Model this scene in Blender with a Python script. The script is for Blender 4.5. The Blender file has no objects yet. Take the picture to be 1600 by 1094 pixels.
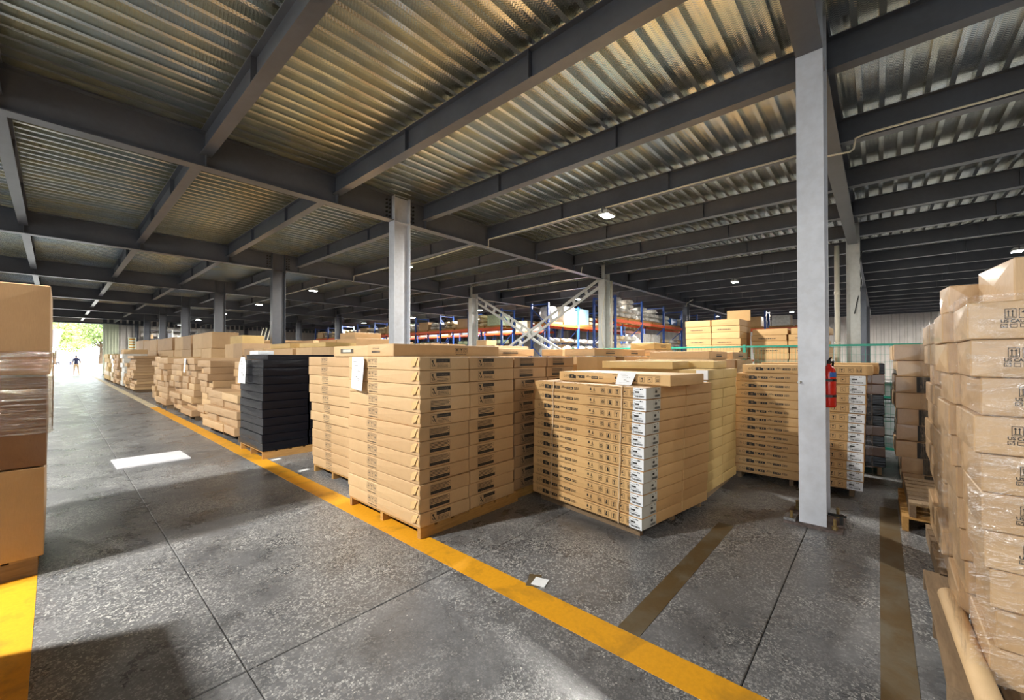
import bpy, bmesh, math, random
from mathutils import Vector, Matrix, noise

random.seed(7)
SC = bpy.context.scene
COL = SC.collection
PI = math.pi

# ------------------------------------------------------------------ camera
HC = 1.6
cam = bpy.data.cameras.new('camera')
cam.sensor_width = 36.0
cam.lens = 36.0 * 640.0 / 1600.0
cam.shift_y = 4.0 / 1600.0
cam.clip_start = 0.05
cam.clip_end = 600
camo = bpy.data.objects.new('camera', cam)
COL.objects.link(camo)
camo.location = (0, 0, HC)
camo.rotation_euler = (PI / 2 + math.atan(7 / 640.0), 0, -math.atan(715 / 640.0))
SC.camera = camo

# ------------------------------------------------------------------ view, world, sun
SC.view_settings.view_transform = 'Standard'
SC.view_settings.look = 'None'
SC.view_settings.gamma = 1.0
SC.view_settings.exposure = 0.12
SC.view_settings.use_curve_mapping = False
SC.cycles.max_bounces = 7
SC.cycles.diffuse_bounces = 5
SC.cycles.glossy_bounces = 4
SC.cycles.transparent_max_bounces = 12
SC.cycles.sample_clamp_indirect = 6.0
SC.cycles.caustics_reflective = False
SC.cycles.caustics_refractive = False

world = bpy.data.worlds.new('world')
SC.world = world
world.use_nodes = True
bg = world.node_tree.nodes['Background']
bg.inputs[0].default_value = (0.86, 0.93, 1.0, 1)
bg.inputs[1].default_value = 4.2

sun = bpy.data.lights.new('sun', 'SUN')
sun.energy = 14.0
sun.angle = 0.02
sun.color = (1.0, 0.95, 0.86)
suno = bpy.data.objects.new('sun', sun)
COL.objects.link(suno)
suno.rotation_euler = (math.radians(38), math.radians(14), 0)

LAMP_W = 560.0
LAMP_COL = (1.0, 0.965, 0.89)

# ------------------------------------------------------------------ helpers
class MB:
    """collects faces and links them as one mesh"""
    def __init__(s):
        s.v, s.f, s.m = [], [], []
    def add(s, vs, fs, mi=0):
        b = len(s.v)
        s.v += [tuple(p) for p in vs]
        for f in fs:
            s.f.append(tuple(b + i for i in f)); s.m.append(mi)
    def box(s, x0, y0, z0, x1, y1, z1, mi=0):
        s.add([(x0, y0, z0), (x1, y0, z0), (x1, y1, z0), (x0, y1, z0), (x0, y0, z1), (x1, y0, z1), (x1, y1, z1), (x0, y1, z1)],
              [(0, 3, 2, 1), (4, 5, 6, 7), (0, 1, 5, 4), (1, 2, 6, 5), (2, 3, 7, 6), (3, 0, 4, 7)], mi)
    def quad(s, a, b, c, d, mi=0):
        s.add([a, b, c, d], [(0, 1, 2, 3)], mi)
    def bar(s, p, q, w, h, mi=0, up=(0, 0, 1)):
        p, q = Vector(p), Vector(q)
        d = (q - p).normalized(); u = Vector(up)
        if abs(d.dot(u)) > .98: u = Vector((1, 0, 0))
        a = d.cross(u).normalized(); b = a.cross(d).normalized()
        vs = []
        for e in (p, q):
            for i, j in ((-1, -1), (1, -1), (1, 1), (-1, 1)):
                vs.append(e + a * (i * w / 2) + b * (j * h / 2))
        s.add(vs, [(0, 3, 2, 1), (4, 5, 6, 7), (0, 1, 5, 4), (1, 2, 6, 5), (2, 3, 7, 6), (3, 0, 4, 7)], mi)
    def tube(s, pts, r, n=8, mi=0, cap=True):
        pts = [Vector(p) for p in pts]
        rr = r if isinstance(r, (list, tuple)) else [r] * len(pts)
        rings = []
        prev = None
        for i, p in enumerate(pts):
            d = (pts[min(i + 1, len(pts) - 1)] - pts[max(i - 1, 0)]).normalized()
            if prev is None:
                u = Vector((0, 0, 1)) if abs(d.z) < .9 else Vector((1, 0, 0))
                a = d.cross(u).normalized()
            else:
                a = (prev - d * prev.dot(d)).normalized()
            prev = a
            b = d.cross(a)
            rings.append([p + (a * math.cos(2 * PI * k / n) + b * math.sin(2 * PI * k / n)) * rr[i] for k in range(n)])
        vs = [q for ring in rings for q in ring]
        fs = []
        for i in range(len(rings) - 1):
            for k in range(n):
                fs.append((i * n + k, i * n + (k + 1) % n, (i + 1) * n + (k + 1) % n, (i + 1) * n + k))
        if cap:
            fs.append(tuple(range(n - 1, -1, -1))); fs.append(tuple((len(rings) - 1) * n + k for k in range(n)))
        s.add(vs, fs, mi)
    def disc(s, c, r, ax_u, ax_v, n=10, mi=0):
        c, u, v = Vector(c), Vector(ax_u), Vector(ax_v)
        s.add([c + u * (r * math.cos(2 * PI * k / n)) + v * (r * math.sin(2 * PI * k / n)) for k in range(n)], [tuple(range(n))], mi)
    def mesh(s, name, mats=(), smooth=False):
        me = bpy.data.meshes.new(name)
        me.from_pydata(s.v, [], s.f)
        for m in mats: me.materials.append(m)
        if len(mats) > 1:
            me.polygons.foreach_set('material_index', s.m)
        if smooth:
            me.polygons.foreach_set('use_smooth', [True] * len(me.polygons))
        me.update()
        return me
    def build(s, name, mat, parent=None, loc=(0, 0, 0), rz=0.0, smooth=False):
        mats = mat if isinstance(mat, (list, tuple)) else (mat,)
        return link(name, s.mesh(name, mats, smooth), parent, loc, rz)

def link(name, me, parent=None, loc=(0, 0, 0), rz=0.0):
    o = bpy.data.objects.new(name, me)
    COL.objects.link(o)
    o.parent = parent
    o.location = loc
    if rz: o.rotation_euler = (0, 0, rz)
    return o

def tag(o, label, cat, group=None):
    o['label'] = label; o['category'] = cat
    if group: o['group'] = group
    return o

def struct(o):
    o['kind'] = 'structure'; return o

def empty(name, loc=(0, 0, 0), rz=0.0):
    return link(name, None, None, loc, rz)

ORD = ['top', 'second', 'third', 'fourth', 'fifth', 'sixth', 'seventh', 'eighth', 'ninth', 'tenth', 'eleventh', 'twelfth', 'thirteenth', 'fourteenth', 'fifteenth', 'sixteenth', 'seventeenth', 'eighteenth', 'nineteenth', 'twentieth']
def W(i): return 'first' if i == 0 else ORD[i]
def nth(i):
    return 'topmost' if i == 0 else ORD[i] + '-from-top'

# ------------------------------------------------------------------ materials
def lin(r, g, b):
    f = lambda c: ((c / 255.0) / 12.92) if c <= 10 else (((c / 255.0) + .055) / 1.055) ** 2.4
    return (f(r), f(g), f(b), 1)

class NT:
    def __init__(s, name):
        s.m = bpy.data.materials.new(name); s.m.use_nodes = True
        s.t = s.m.node_tree; s.n = s.t.nodes; s.l = s.t.links
        s.b = s.n['Principled BSDF']
    def node(s, t, **kw):
        n = s.n.new(t)
        for k, v in kw.items(): setattr(n, k, v)
        return n
    def coord(s, kind='Object', scale=None):
        c = s.node('ShaderNodeTexCoord').outputs[kind]
        if scale is not None:
            mp = s.node('ShaderNodeMapping'); mp.inputs['Scale'].default_value = scale
            s.l.new(c, mp.inputs[0]); return mp.outputs[0]
        return c
    def noise(s, vec, scale, detail=4, rough=.55, dist=0):
        n = s.node('ShaderNodeTexNoise'); n.inputs['Scale'].default_value = scale
        n.inputs['Detail'].default_value = detail; n.inputs['Roughness'].default_value = rough
        n.inputs['Distortion'].default_value = dist
        s.l.new(vec, n.inputs['Vector']); return n.outputs[0]
    def ramp(s, fac, stops):
        r = s.node('ShaderNodeValToRGB'); e = r.color_ramp.elements
        while len(e) < len(stops): e.new(.5)
        for i, (p, c) in enumerate(stops):
            e[i].position = p; e[i].color = c if len(c) == 4 else (*c, 1)
        s.l.new(fac, r.inputs[0]); return r.outputs[0]
    def mix(s, fac, a, b, mode='MIX'):
        n = s.node('ShaderNodeMix', data_type='RGBA', blend_type=mode)
        for sock, v in ((n.inputs[0], fac), (n.inputs[6], a), (n.inputs[7], b)):
            if hasattr(v, 'is_linked'): s.l.new(v, sock)
            else: sock.default_value = v
        return n.outputs[2]
    def math(s, op, a, b=None, c=None):
        n = s.node('ShaderNodeMath', operation=op)
        for i, v in enumerate((a, b, c)):
            if v is None: continue
            if hasattr(v, 'is_linked'): s.l.new(v, n.inputs[i])
            else: n.inputs[i].default_value = v
        return n.outputs[0]
    def bump(s, h, strength=.3, dist=.01):
        b = s.node('ShaderNodeBump'); b.inputs['Strength'].default_value = strength; b.inputs['Distance'].default_value = dist
        s.l.new(h, b.inputs['Height']); s.l.new(b.outputs[0], s.b.inputs['Normal'])
    def set(s, **kw):
        for k, v in kw.items():
            k = k.replace('_', ' ')
            i = s.b.inputs[k]
            if hasattr(v, 'is_linked'): s.l.new(v, i)
            else: i.default_value = v
        return s
    def done(s): return s.m

def plain(name, col, rough=.6, metal=0.0, var=.06, nscale=12, **kw):
    t = NT(name); c = t.coord()
    n = t.noise(c, nscale, 5)
    a = tuple(max(0, x * (1 - var * 2)) for x in col[:3]) + (1,)
    b = tuple(min(1, x * (1 + var * 2)) for x in col[:3]) + (1,)
    t.set(Base_Color=t.ramp(n, [(.3, a), (.7, b)]), Roughness=rough, Metallic=metal, **kw)
    return t.done()

def kraft(name, c1, c2, rough=.62, coat=0.0):
    t = NT(name)
    oi = t.node('ShaderNodeObjectInfo')
    c = t.coord('Object')
    base = t.mix(oi.outputs['Random'], c1, c2)
    grain = t.noise(t.coord('Object', (60, 60, 4)), 6, 3)
    base = t.mix(.35, base, t.ramp(grain, [(.3, (.72, .70, .66, 1)), (.7, (1, 1, 1, 1))]), 'MULTIPLY')
    blot = t.noise(c, 3.5, 4)
    base = t.mix(.5, base, t.ramp(blot, [(.3, (.80, .77, .73, 1)), (.65, (1, 1, 1, 1))]), 'MULTIPLY')
    t.set(Base_Color=base, Roughness=rough)
    if coat:
        t.set(Coat_Weight=coat, Coat_Roughness=.12)
        w = t.noise(c, 9, 3, .55, 1.2)
        t.bump(w, .35, .010)
    else:
        t.bump(blot, .12, .02)
    return t.done()

M = {}
M['kraft'] = kraft('kraft_board', lin(214, 182, 138), lin(200, 166, 124))
M['kraft_warm'] = kraft('kraft_board_golden', lin(220, 180, 124), lin(206, 164, 110))
M['kraft_yellow'] = kraft('kraft_board_yellow', lin(216, 186, 124), lin(204, 172, 112))
M['kraft_grey'] = kraft('kraft_board_brown', lin(196, 164, 126), lin(176, 144, 108))
M['kraft_wrap'] = kraft('kraft_board_under_film', lin(208, 174, 132), lin(190, 156, 116), .5, .5)
M['kraft_dark'] = kraft('kraft_board_dark_wrapped', lin(128, 92, 62), lin(108, 78, 52), .4, .6)
M['kraft_amber'] = kraft('kraft_board_amber', lin(180, 146, 100), lin(172, 138, 94), .5, .15)
M['ink'] = plain('black_ink', (.018, .016, .014), .6, var=.2)
M['ink_soft'] = plain('worn_ink', (.11, .085, .06), .7, var=.2)
M['label'] = plain('white_label_paper', lin(232, 236, 240), .45, var=.02)
M['label_grey'] = plain('grey_label_paper', lin(196, 196, 186), .5, var=.03)
M['tape'] = plain('clear_packing_tape', lin(214, 180, 128), .12, var=.05)
M['wood'] = None
def wood(name, c1, c2):
    t = NT(name); c = t.coord('Object', (3, 26, 26))
    n = t.noise(c, 2.0, 5, .6, .8)
    oi = t.node('ShaderNodeObjectInfo')
    base = t.mix(oi.outputs['Random'], c1, c2)
    base = t.mix(.6, base, t.ramp(n, [(.3, (.5, .46, .42, 1)), (.65, (1, 1, 1, 1))]), 'MULTIPLY')
    t.set(Base_Color=base, Roughness=.75); t.bump(n, .3, .004)
    return t.done()
M['wood'] = wood('pallet_wood', lin(196, 152, 84), lin(170, 128, 74))
M['wood_old'] = wood('weathered_pallet_wood', lin(150, 126, 96), lin(112, 92, 70))
def blackfilm():
    t = NT('black_stretch_film'); c = t.coord()
    n = t.noise(t.coord('Object', (2, 2, 9)), 3, 4, .6, 1.0)
    t.set(Base_Color=lin(12, 15, 24), Roughness=.2, Specular_IOR_Level=.3)
    t.bump(n, .4, .012)
    return t.done()
M['black'] = blackfilm()
def clearfilm(name, amount=.22, scale=9, stretch=(1, 1, 3), tint=(1, 1, 1, 1)):
    t = NT(name)
    out = t.n['Material Output']
    tr = t.node('ShaderNodeBsdfTransparent'); tr.inputs[0].default_value = tint
    gl = t.node('ShaderNodeBsdfGlossy'); gl.inputs['Roughness'].default_value = .14
    n = t.noise(t.coord('Object', stretch), scale, 4, .6, 1.6)
    bm_ = t.node('ShaderNodeBump'); bm_.inputs['Strength'].default_value = .9; bm_.inputs['Distance'].default_value = .03
    t.l.new(n, bm_.inputs['Height']); t.l.new(bm_.outputs[0], gl.inputs['Normal'])
    fac = t.math('MULTIPLY', t.ramp(n, [(.42, (.12, .12, .12, 1)), (.62, (1, 1, 1, 1))]), amount)
    mx = t.node('ShaderNodeMixShader')
    t.l.new(fac, mx.inputs[0]); t.l.new(tr.outputs[0], mx.inputs[1]); t.l.new(gl.outputs[0], mx.inputs[2])
    t.l.new(mx.outputs[0], out.inputs[0])
    return t.done()
M['film'] = clearfilm('clear_stretch_film', .20, 6)
M['film_streak'] = clearfilm('bunched_stretch_film', .42, 2.2, (.7, .7, 26), (.80, .72, .62, 1))

def steel(name, c, rough=.5):
    t = NT(name); co = t.coord('Object')
    n = t.noise(co, 1.3, 6, .6)
    n2 = t.noise(co, 14, 4, .6)
    a = tuple(x * .82 for x in c[:3]) + (1,); b = tuple(min(1, x * 1.12) for x in c[:3]) + (1,)
    base = t.ramp(n, [(.3, a), (.7, b)])
    base = t.mix(.25, base, t.ramp(n2, [(.4, (.75, .73, .70, 1)), (.6, (1, 1, 1, 1))]), 'MULTIPLY')
    t.set(Base_Color=base, Roughness=rough, Metallic=0.0)
    return t.done()
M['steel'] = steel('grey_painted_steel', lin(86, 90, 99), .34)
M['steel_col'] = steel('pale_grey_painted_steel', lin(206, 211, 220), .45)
M['steel_white'] = steel('white_painted_steel', lin(206, 208, 204), .5)
M['rust'] = plain('rusty_base_plate', lin(96, 84, 80), .7, .2, .3, 22)
M['bolt'] = plain('dark_bolt', lin(40, 38, 36), .5, .6, .1)
M['brass'] = plain('weathered_anchor_bolt', lin(150, 128, 84), .45, .6, .15)
M['conduit'] = plain('white_plastic_conduit', lin(226, 220, 200), .4, var=.03)
M['white'] = plain('white_board', lin(226, 226, 230), .5, var=.03, nscale=5)
M['rackblue'] = plain('blue_rack_paint', lin(38, 78, 156), .45, var=.08)
M['rackorange'] = plain('orange_rack_paint', lin(226, 92, 40), .45, var=.08)
M['green'] = plain('green_fence_paint', lin(40, 140, 118), .5, var=.06)
M['red'] = plain('red_extinguisher_paint', lin(198, 34, 24), .25, var=.05)
M['blackrubber'] = plain('black_rubber', lin(22, 22, 22), .5, var=.1)
M['bluelabel'] = plain('blue_label', lin(40, 96, 180), .4)

def deckmat():
    t = NT('galvanised_deck'); co = t.coord('Object')
    n = t.noise(co, .55, 3, .5)
    n2 = t.noise(t.coord('Object', (1, 6, 1)), 3, 4, .6)
    base = t.ramp(n, [(.28, lin(206, 222, 240)), (.45, lin(214, 222, 224)), (.60, lin(228, 226, 208)), (.75, lin(200, 218, 242))])
    base = t.mix(.4, base, t.ramp(n2, [(.35, (.7, .7, .7, 1)), (.6, (1, 1, 1, 1))]), 'MULTIPLY')
    t.set(Base_Color=base, Metallic=.95, Roughness=.17)
    # rolled chevron embossing
    sp = t.node('ShaderNodeSeparateXYZ'); t.l.new(co, sp.inputs[0])
    v = t.math('ABSOLUTE', t.math('SUBTRACT', t.math('FRACT', t.math('MULTIPLY', sp.outputs[1], 1 / .056)), .5))
    u = t.math('MULTIPLY', sp.outputs[0], 2 * PI / .034)
    h = t.math('SINE', t.math('ADD', u, t.math('MULTIPLY', v, 9.0)))
    h = t.math('MAXIMUM', h, .1)
    t.bump(h, .24, .006)
    return t.done()
M['deck'] = deckmat()

def floormat():
    t = NT('worn_speckled_concrete'); co = t.node('ShaderNodeNewGeometry').outputs['Position']
    warp = t.noise(co, 24, 2, .5)
    wv = t.node('ShaderNodeVectorMath', operation='ADD'); sc_ = t.node('ShaderNodeVectorMath', operation='SCALE')
    cmb = t.node('ShaderNodeCombineXYZ'); t.l.new(warp, cmb.inputs[0]); t.l.new(warp, cmb.inputs[1])
    t.l.new(cmb.outputs[0], sc_.inputs[0]); sc_.inputs['Scale'].default_value = .016
    t.l.new(co, wv.inputs[0]); t.l.new(sc_.outputs[0], wv.inputs[1])
    v = t.node('ShaderNodeTexVoronoi'); v.inputs['Scale'].default_value = 78; t.l.new(wv.outputs[0], v.inputs['Vector'])
    ve = t.node('ShaderNodeTexVoronoi', feature='DISTANCE_TO_EDGE'); ve.inputs['Scale'].default_value = 78; t.l.new(wv.outputs[0], ve.inputs['Vector'])
    chips = t.node('ShaderNodeSeparateColor'); t.l.new(v.outputs['Color'], chips.inputs[0])
    big = t.noise(co, .45, 6, .62)
    mid = t.noise(co, 2.6, 6, .65, .5)
    fine = t.noise(co, 30, 5, .7)
    cement = t.ramp(big, [(.3, lin(80, 81, 84)), (.5, lin(104, 105, 108)), (.7, lin(128, 129, 131))])
    cement = t.mix(.6, cement, t.ramp(mid, [(.32, (.42, .42, .42, 1)), (.58, (1, 1, 1, 1))]), 'MULTIPLY')
    cement = t.mix(.5, cement, t.ramp(fine, [(.35, (.55, .55, .55, 1)), (.62, (1, 1, 1, 1))]), 'MULTIPLY')
    inner = t.ramp(ve.outputs['Distance'], [(.05, (0, 0, 0, 1)), (.13, (1, 1, 1, 1))])
    many = t.math('GREATER_THAN', chips.outputs[0], t.math('ADD', .05, t.math('MULTIPLY', t.ramp(big, [(.35, (0, 0, 0, 1)), (.6, (1, 1, 1, 1))]), .5)))
    stone = t.mix(chips.outputs[1], lin(124, 125, 126), lin(206, 206, 203))
    worn = t.ramp(t.noise(co, .8, 5, .65), [(.40, (.12, .12, .12, 1)), (.56, (1, 1, 1, 1))])
    fac = t.math('MULTIPLY', t.math('MULTIPLY', inner, many), t.math('MULTIPLY', worn, .85))
    base = t.mix(fac, cement, stone)
    bright = t.node('ShaderNodeTexVoronoi'); bright.inputs['Scale'].default_value = 34; t.l.new(co, bright.inputs['Vector'])
    bc = t.node('ShaderNodeSeparateColor'); t.l.new(bright.outputs['Color'], bc.inputs[0])
    fl = t.math('MULTIPLY', t.math('LESS_THAN', bright.outputs['Distance'], .15), t.math('GREATER_THAN', bc.outputs[0], .88))
    base = t.mix(t.math('MULTIPLY', fl, .7), base, lin(206, 204, 198))
    scuff = t.noise(co, 1.2, 5, .7, 1.2)
    base = t.mix(.45, base, t.ramp(scuff, [(.30, (.35, .35, .35, 1)), (.48, (1, 1, 1, 1))]), 'MULTIPLY')
    t.set(Base_Color=base, Roughness=t.ramp(mid, [(.3, (.20, .20, .20, 1)), (.7, (.42, .42, .42, 1))]))
    t.bump(t.math('ADD', t.math('MULTIPLY', fac, .5), fine), .25, .006)
    return t.done()
M['floor'] = floormat()

def paint(name, c, wear, cd):
    t = NT(name); co = t.node('ShaderNodeNewGeometry').outputs['Position']
    n = t.noise(co, 3.2, 6, .65, .6); f = t.noise(co, 40, 4, .7)
    base = t.mix(t.ramp(n, [(wear - .08, (1, 1, 1, 1)), (wear + .12, (0, 0, 0, 1))]), c, cd)
    base = t.mix(.35, base, t.ramp(f, [(.35, (.72, .72, .72, 1)), (.6, (1, 1, 1, 1))]), 'MULTIPLY')
    t.set(Base_Color=base, Roughness=.5); t.bump(f, .2, .003)
    return t.done()
M['yellow'] = paint('yellow_floor_paint', lin(220, 156, 30), .36, lin(170, 124, 36))
M['oldtape'] = paint('worn_brown_floor_tape', lin(88, 70, 42), .46, lin(98, 90, 74))
M['paleline'] = paint('worn_pale_floor_paint', lin(206, 192, 156), .44, lin(150, 146, 138))
M['cladding'] = plain('pale_corrugated_cladding', lin(196, 190, 184), .5, var=.05, nscale=2)
M['white_clad'] = plain('pale_green_white_cladding', lin(226, 232, 206), .5, var=.04, nscale=2)
M['outside'] = plain('bright_yard_concrete', lin(214, 212, 206), .8, var=.05, nscale=1)
M['slab'] = plain('dark_concrete_slab', lin(90, 90, 88), .8, var=.1, nscale=2)
M['jointfill'] = plain('dark_joint_filler', lin(36, 36, 36), .8, var=.1)
M['plastic_white'] = plain('white_woven_plastic', lin(214, 214, 208), .4, var=.08, nscale=9)
M['plastic_green'] = plain('pale_green_woven_plastic', lin(196, 214, 178), .42, var=.08, nscale=9)
M['plastic_tan'] = plain('tan_woven_plastic', lin(206, 186, 150), .45, var=.1, nscale=9)
M['plastic_grey'] = plain('grey_clear_wrapped_plastic', lin(206, 202, 194), .25, var=.14, nscale=7)
M['crate_blue'] = plain('pale_blue_plastic', lin(150, 190, 214), .35, var=.08)
M['bin_blue'] = plain('blue_plastic_bin', lin(36, 110, 196), .35, var=.05)
M['leaf'] = plain('leaf', lin(170, 190, 110), .6, var=.3, nscale=1.5)
M['leaf2'] = plain('dark_leaf', lin(140, 160, 100), .6, var=.3, nscale=1.5)
M['bark'] = plain('bark', lin(86, 70, 56), .9, var=.2)
M['skin'] = plain('skin', lin(196, 148, 116), .5, var=.04)
M['navy'] = plain('navy_cloth', lin(46, 48, 78), .8, var=.08)
M['khaki'] = plain('khaki_cloth', lin(196, 164, 126), .8, var=.08)
M['hair'] = plain('black_hair', lin(28, 24, 24), .5, var=.1)
M['whitecloth'] = plain('white_cloth', lin(222, 222, 228), .8, var=.04)
M['darkcloth'] = plain('dark_cloth', lin(58, 58, 66), .8, var=.08)
M['awning'] = plain('grey_canopy_sheet', lin(116, 112, 120), .6, var=.06)
M['shelf'] = plain('dark_shelf_steel', lin(70, 72, 78), .5, .3, .08)
t_ = NT('lamp_glass'); t_.set(Base_Color=(1, 1, .95, 1), Emission_Color=(.95, 1, .92, 1), Emission_Strength=45.0); M['lamp'] = t_.done()

# ================================================================== STRUCTURE
# ------------------------------------------------------------------ floor
fb = MB(); fb.box(-11, -14, -.4, 41.2, 51.3, -.012)
floor = struct(fb.build('floor', M['jointfill']))
def slab(x0, x1, y0, y1, g=.003):
    b = MB(); e = .004
    x0 += g; x1 -= g; y0 += g; y1 -= g
    b.add([(x0, y0, -.012), (x1, y0, -.012), (x1, y1, -.012), (x0, y1, -.012),
           (x0, y0, -e), (x1, y0, -e), (x1, y1, -e), (x0, y1, -e),
           (x0 + e, y0 + e, 0), (x1 - e, y0 + e, 0), (x1 - e, y1 - e, 0), (x0 + e, y1 - e, 0)],
          [(0, 1, 5, 4), (1, 2, 6, 5), (2, 3, 7, 6), (3, 0, 4, 7), (4, 5, 9, 8), (5, 6, 10, 9), (6, 7, 11, 10), (7, 4, 8, 11), (8, 9, 10, 11)])
    b.build('floor_slab', M['floor'], floor)
YL = [-14, -9.8, -3.7, 2.41, 8.5, 14.6, 20.7, 26.8, 32.9, 39.0, 45.1, 51.3]
for xa, xb in ((-11, -5.4), (-5.4, .67), (.67, 2.13)):
    for ya, yb in zip(YL, YL[1:]): slab(xa, xb, ya, yb)
YR = [-14, -9.8, -3.7, .51, 2.41, 8.5, 14.6, 20.7, 26.8, 32.9, 39.0, 45.1, 51.3]
XR = [2.13, 8.2, 14.3, 20.4, 26.5, 32.6, 41.2]
for xa, xb in zip(XR, XR[1:]):
    for ya, yb in zip(YR, YR[1:]): slab(xa, xb, ya, yb)

def strip(name, x0, y0, x1, y1, m, label, cat='floor marking', h=.0022):
    b = MB(); n = max(2, int(max(x1 - x0, y1 - y0) / .5)); 
    b.box(x0, y0, 0, x1, y1, h)
    o = b.build(name, m); tag(o, label, cat); return o
strip('worn_line', 2.025, 17.2, 2.235, 50.5, M['paleline'], 'pale worn far stretch of the painted line toward the door')
strip('yellow_line', 2.025, -8, 2.235, 17.2, M['yellow'], 'yellow painted line running along the pallets beside the aisle')
strip('yellow_line', -.36, -8, -.07, 5.7, M['yellow'], 'yellow painted line beneath the film-wrapped cartons on the left')
strip('worn_tape', 2.24, 1.03, 4.3, 1.165, M['oldtape'], 'worn brown floor tape running from yellow line to labelled pallet', 'floor tape')
strip('worn_tape', 1.0 + 1.24, -.135, 5.9, .005, M['oldtape'], 'worn brown floor tape between column foot and carton wall', 'floor tape')

# ------------------------------------------------------------------ ceiling: slab, deck sheets, girders, joists
ZB, ZJ, ZT = 4.5, 4.7, 5.05          # girder soffit, joist soffit, top of steel
CY0, DY = .475, 7.25
CX0, DX = 4.98, 8.87
GY = [CY0 + DY * k for k in range(-2, 8)]
JX = [1.53 + 2.04 * k for k in range(-6, 20)]
cb = MB(); cb.box(-11, -14, ZT + .092, 41.2, 51.3, ZT + .35)
ceiling = struct(cb.build('ceiling', M['slab']))

def deck_profile(mb, x0, x1, y0, n, pitch=.22):
    z0, z1 = ZT + .002, ZT + .082
    for i in range(n):
        y = y0 + i * pitch
        pts = [(y, z1), (y + .150, z1), (y + .157, z0), (y + .213, z0), (y + .22, z1)]
        for (ya, za), (yb, zb) in zip(pts, pts[1:]):
            mb.quad((x0, ya, za), (x0, yb, zb), (x1, yb, zb), (x1, ya, za))
DXE = [JX[0], JX[3], JX[6], JX[9], JX[12], JX[15], JX[18], JX[21], JX[24], 41.0]
rows = int((51.2 + 13.0) / .88)
far = MB()
cache = {}
for si in range(len(DXE) - 1):
    for r in range(rows):
        y0 = -13.0 + r * .88
        if -8 < y0 < 15.3 and si <= 5:
            ln = round(DXE[si + 1] - DXE[si], 3)
            if ln not in cache:
                b = MB(); deck_profile(b, 0, ln + .06, 0, 4); cache[ln] = b.mesh('deck_sheet', (M['deck'],))
            link('deck_sheet', cache[ln], ceiling, (DXE[si], y0 + random.uniform(-.004, .004), random.uniform(0, .003)))
        else:
            deck_profile(far, DXE[si], DXE[si + 1], y0, 4)
fo = far.build('deck_sheets', M['deck'], ceiling); fo['kind'] = 'stuff'

def ibeam(mb, length, depth, fw, tf, tw, axis):
    """axis 'x': runs 0..length along x; soffit at z=0"""
    def bx(a0, b0, z0, a1, b1, z1):
        if axis == 'x': mb.box(a0, b0, z0, a1, b1, z1)
        else: mb.box(b0, a0, z0, b1, a1, z1)
    bx(0, -fw / 2, 0, length, fw / 2, tf)
    bx(0, -fw / 2, depth - tf, length, fw / 2, depth)
    bx(0, -tw / 2, tf, length, tw / 2, depth - tf)

# joists between girder webs
jb = MB(); JL = DY - .02
ibeam(jb, JL, ZT - ZJ, .15, .012, .012, 'y'); jm = jb.mesh('joist', (M['steel'],))
sb = MB(); sb.box(-.07, -.006, .012, .07, .006, ZT - ZJ - .012); sm = sb.mesh('stiffener', (M['steel'],))
for gy in GY[:-1]:
    for x in JX:
        if x < -10: continue
        j = link('joist', jm, ceiling, (x, gy + .01, ZJ))
        if gy < 25 and x < 27 and gy > -8:
            for q in (1, 2): link('stiffener', sm, j, (0, JL * q / 3.0, 0))
# girders, one per span between columns
COLX = [CX0 + DX * i for i in range(-2, 5)]
gs = MB(); gs.box(-.006, -.098, .016, .006, .098, ZT - ZB - .016); gsm = gs.mesh('web_plate', (M['steel'],))
bm_b = MB()
for i in range(2):
    for j in range(5): bm_b.tube([(.0 + i * .075, 0, j * .085), (.0 + i * .075, -.03, j * .085)], .021, 6)
boltm = bm_b.mesh('bolt_group', (M['bolt'],))
for gi, gy in enumerate(GY):
    for ci in range(len(COLX)):
        xa = COLX[ci] + .205
        xb = (COLX[ci + 1] - .205) if ci + 1 < len(COLX) else 41.0
        if xb - xa < .5 or xa < -11: 
            if ci == 0: pass
        xa = max(xa, -10.9)
        if xb <= xa + .3: continue
        b = MB(); ibeam(b, xb - xa, ZT - ZB, .21, .016, .012, 'x')
        g = b.build('girder', M['steel'], ceiling, (xa, gy, ZB))
        if gy < 23 and gy > -8 and xa < 27:
            for x in JX:
                if xa + .05 < x < xb - .05: link('web_plate', gsm, g, (x - xa, 0, 0))
            if gy < 16 and xa < 12:
                link('bolt_group', boltm, g, (.05, -.006, .09)); link('bolt_group', boltm, g, (xb - xa - .13, -.006, .09))

# ------------------------------------------------------------------ walls
wb = MB()
def ribbed_wall_y(mb, x, y0, y1, z0, z1, pitch=.42, sgn=-1):
    y = y0
    while y < y1 - .01:
        ye = min(y + pitch, y1)
        p = [(y, 0), (y + pitch * .55, 0), (y + pitch * .65, .045), (y + pitch * .9, .045), (ye, 0)]
        for (ya, da), (yb, db) in zip(p, p[1:]):
            yb = min(yb, y1)
            mb.quad((x + sgn * da, ya, z0), (x + sgn * db, yb, z0), (x + sgn * db, yb, z1), (x + sgn * da, ya, z1))
        y += pitch
    mb.box(x + .02, y0, z0, x + .12, y1, z1)
ribbed_wall_y(wb, 41.05, -14, 51.2, 0, ZT + .10)
struct(wb.build('wall_right', M['cladding']))
def ribbed_wall_x(mb, y, x0, x1, z0, z1, pitch=.42):
    x = x0
    while x < x1 - .01:
        p = [(x, 0), (x + pitch * .55, 0), (x + pitch * .65, .045), (x + pitch * .9, .045), (x + pitch, 0)]
        for (xa, da), (xb, db) in zip(p, p[1:]):
            mb.quad((min(xa, x1), y - da, z0), (min(xb, x1), y - db, z0), (min(xb, x1), y - db, z1), (min(xa, x1), y - da, z1))
        x += pitch
    mb.box(x0, y + .02, z0, x1, y + .12, z1)
wb = MB()
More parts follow.
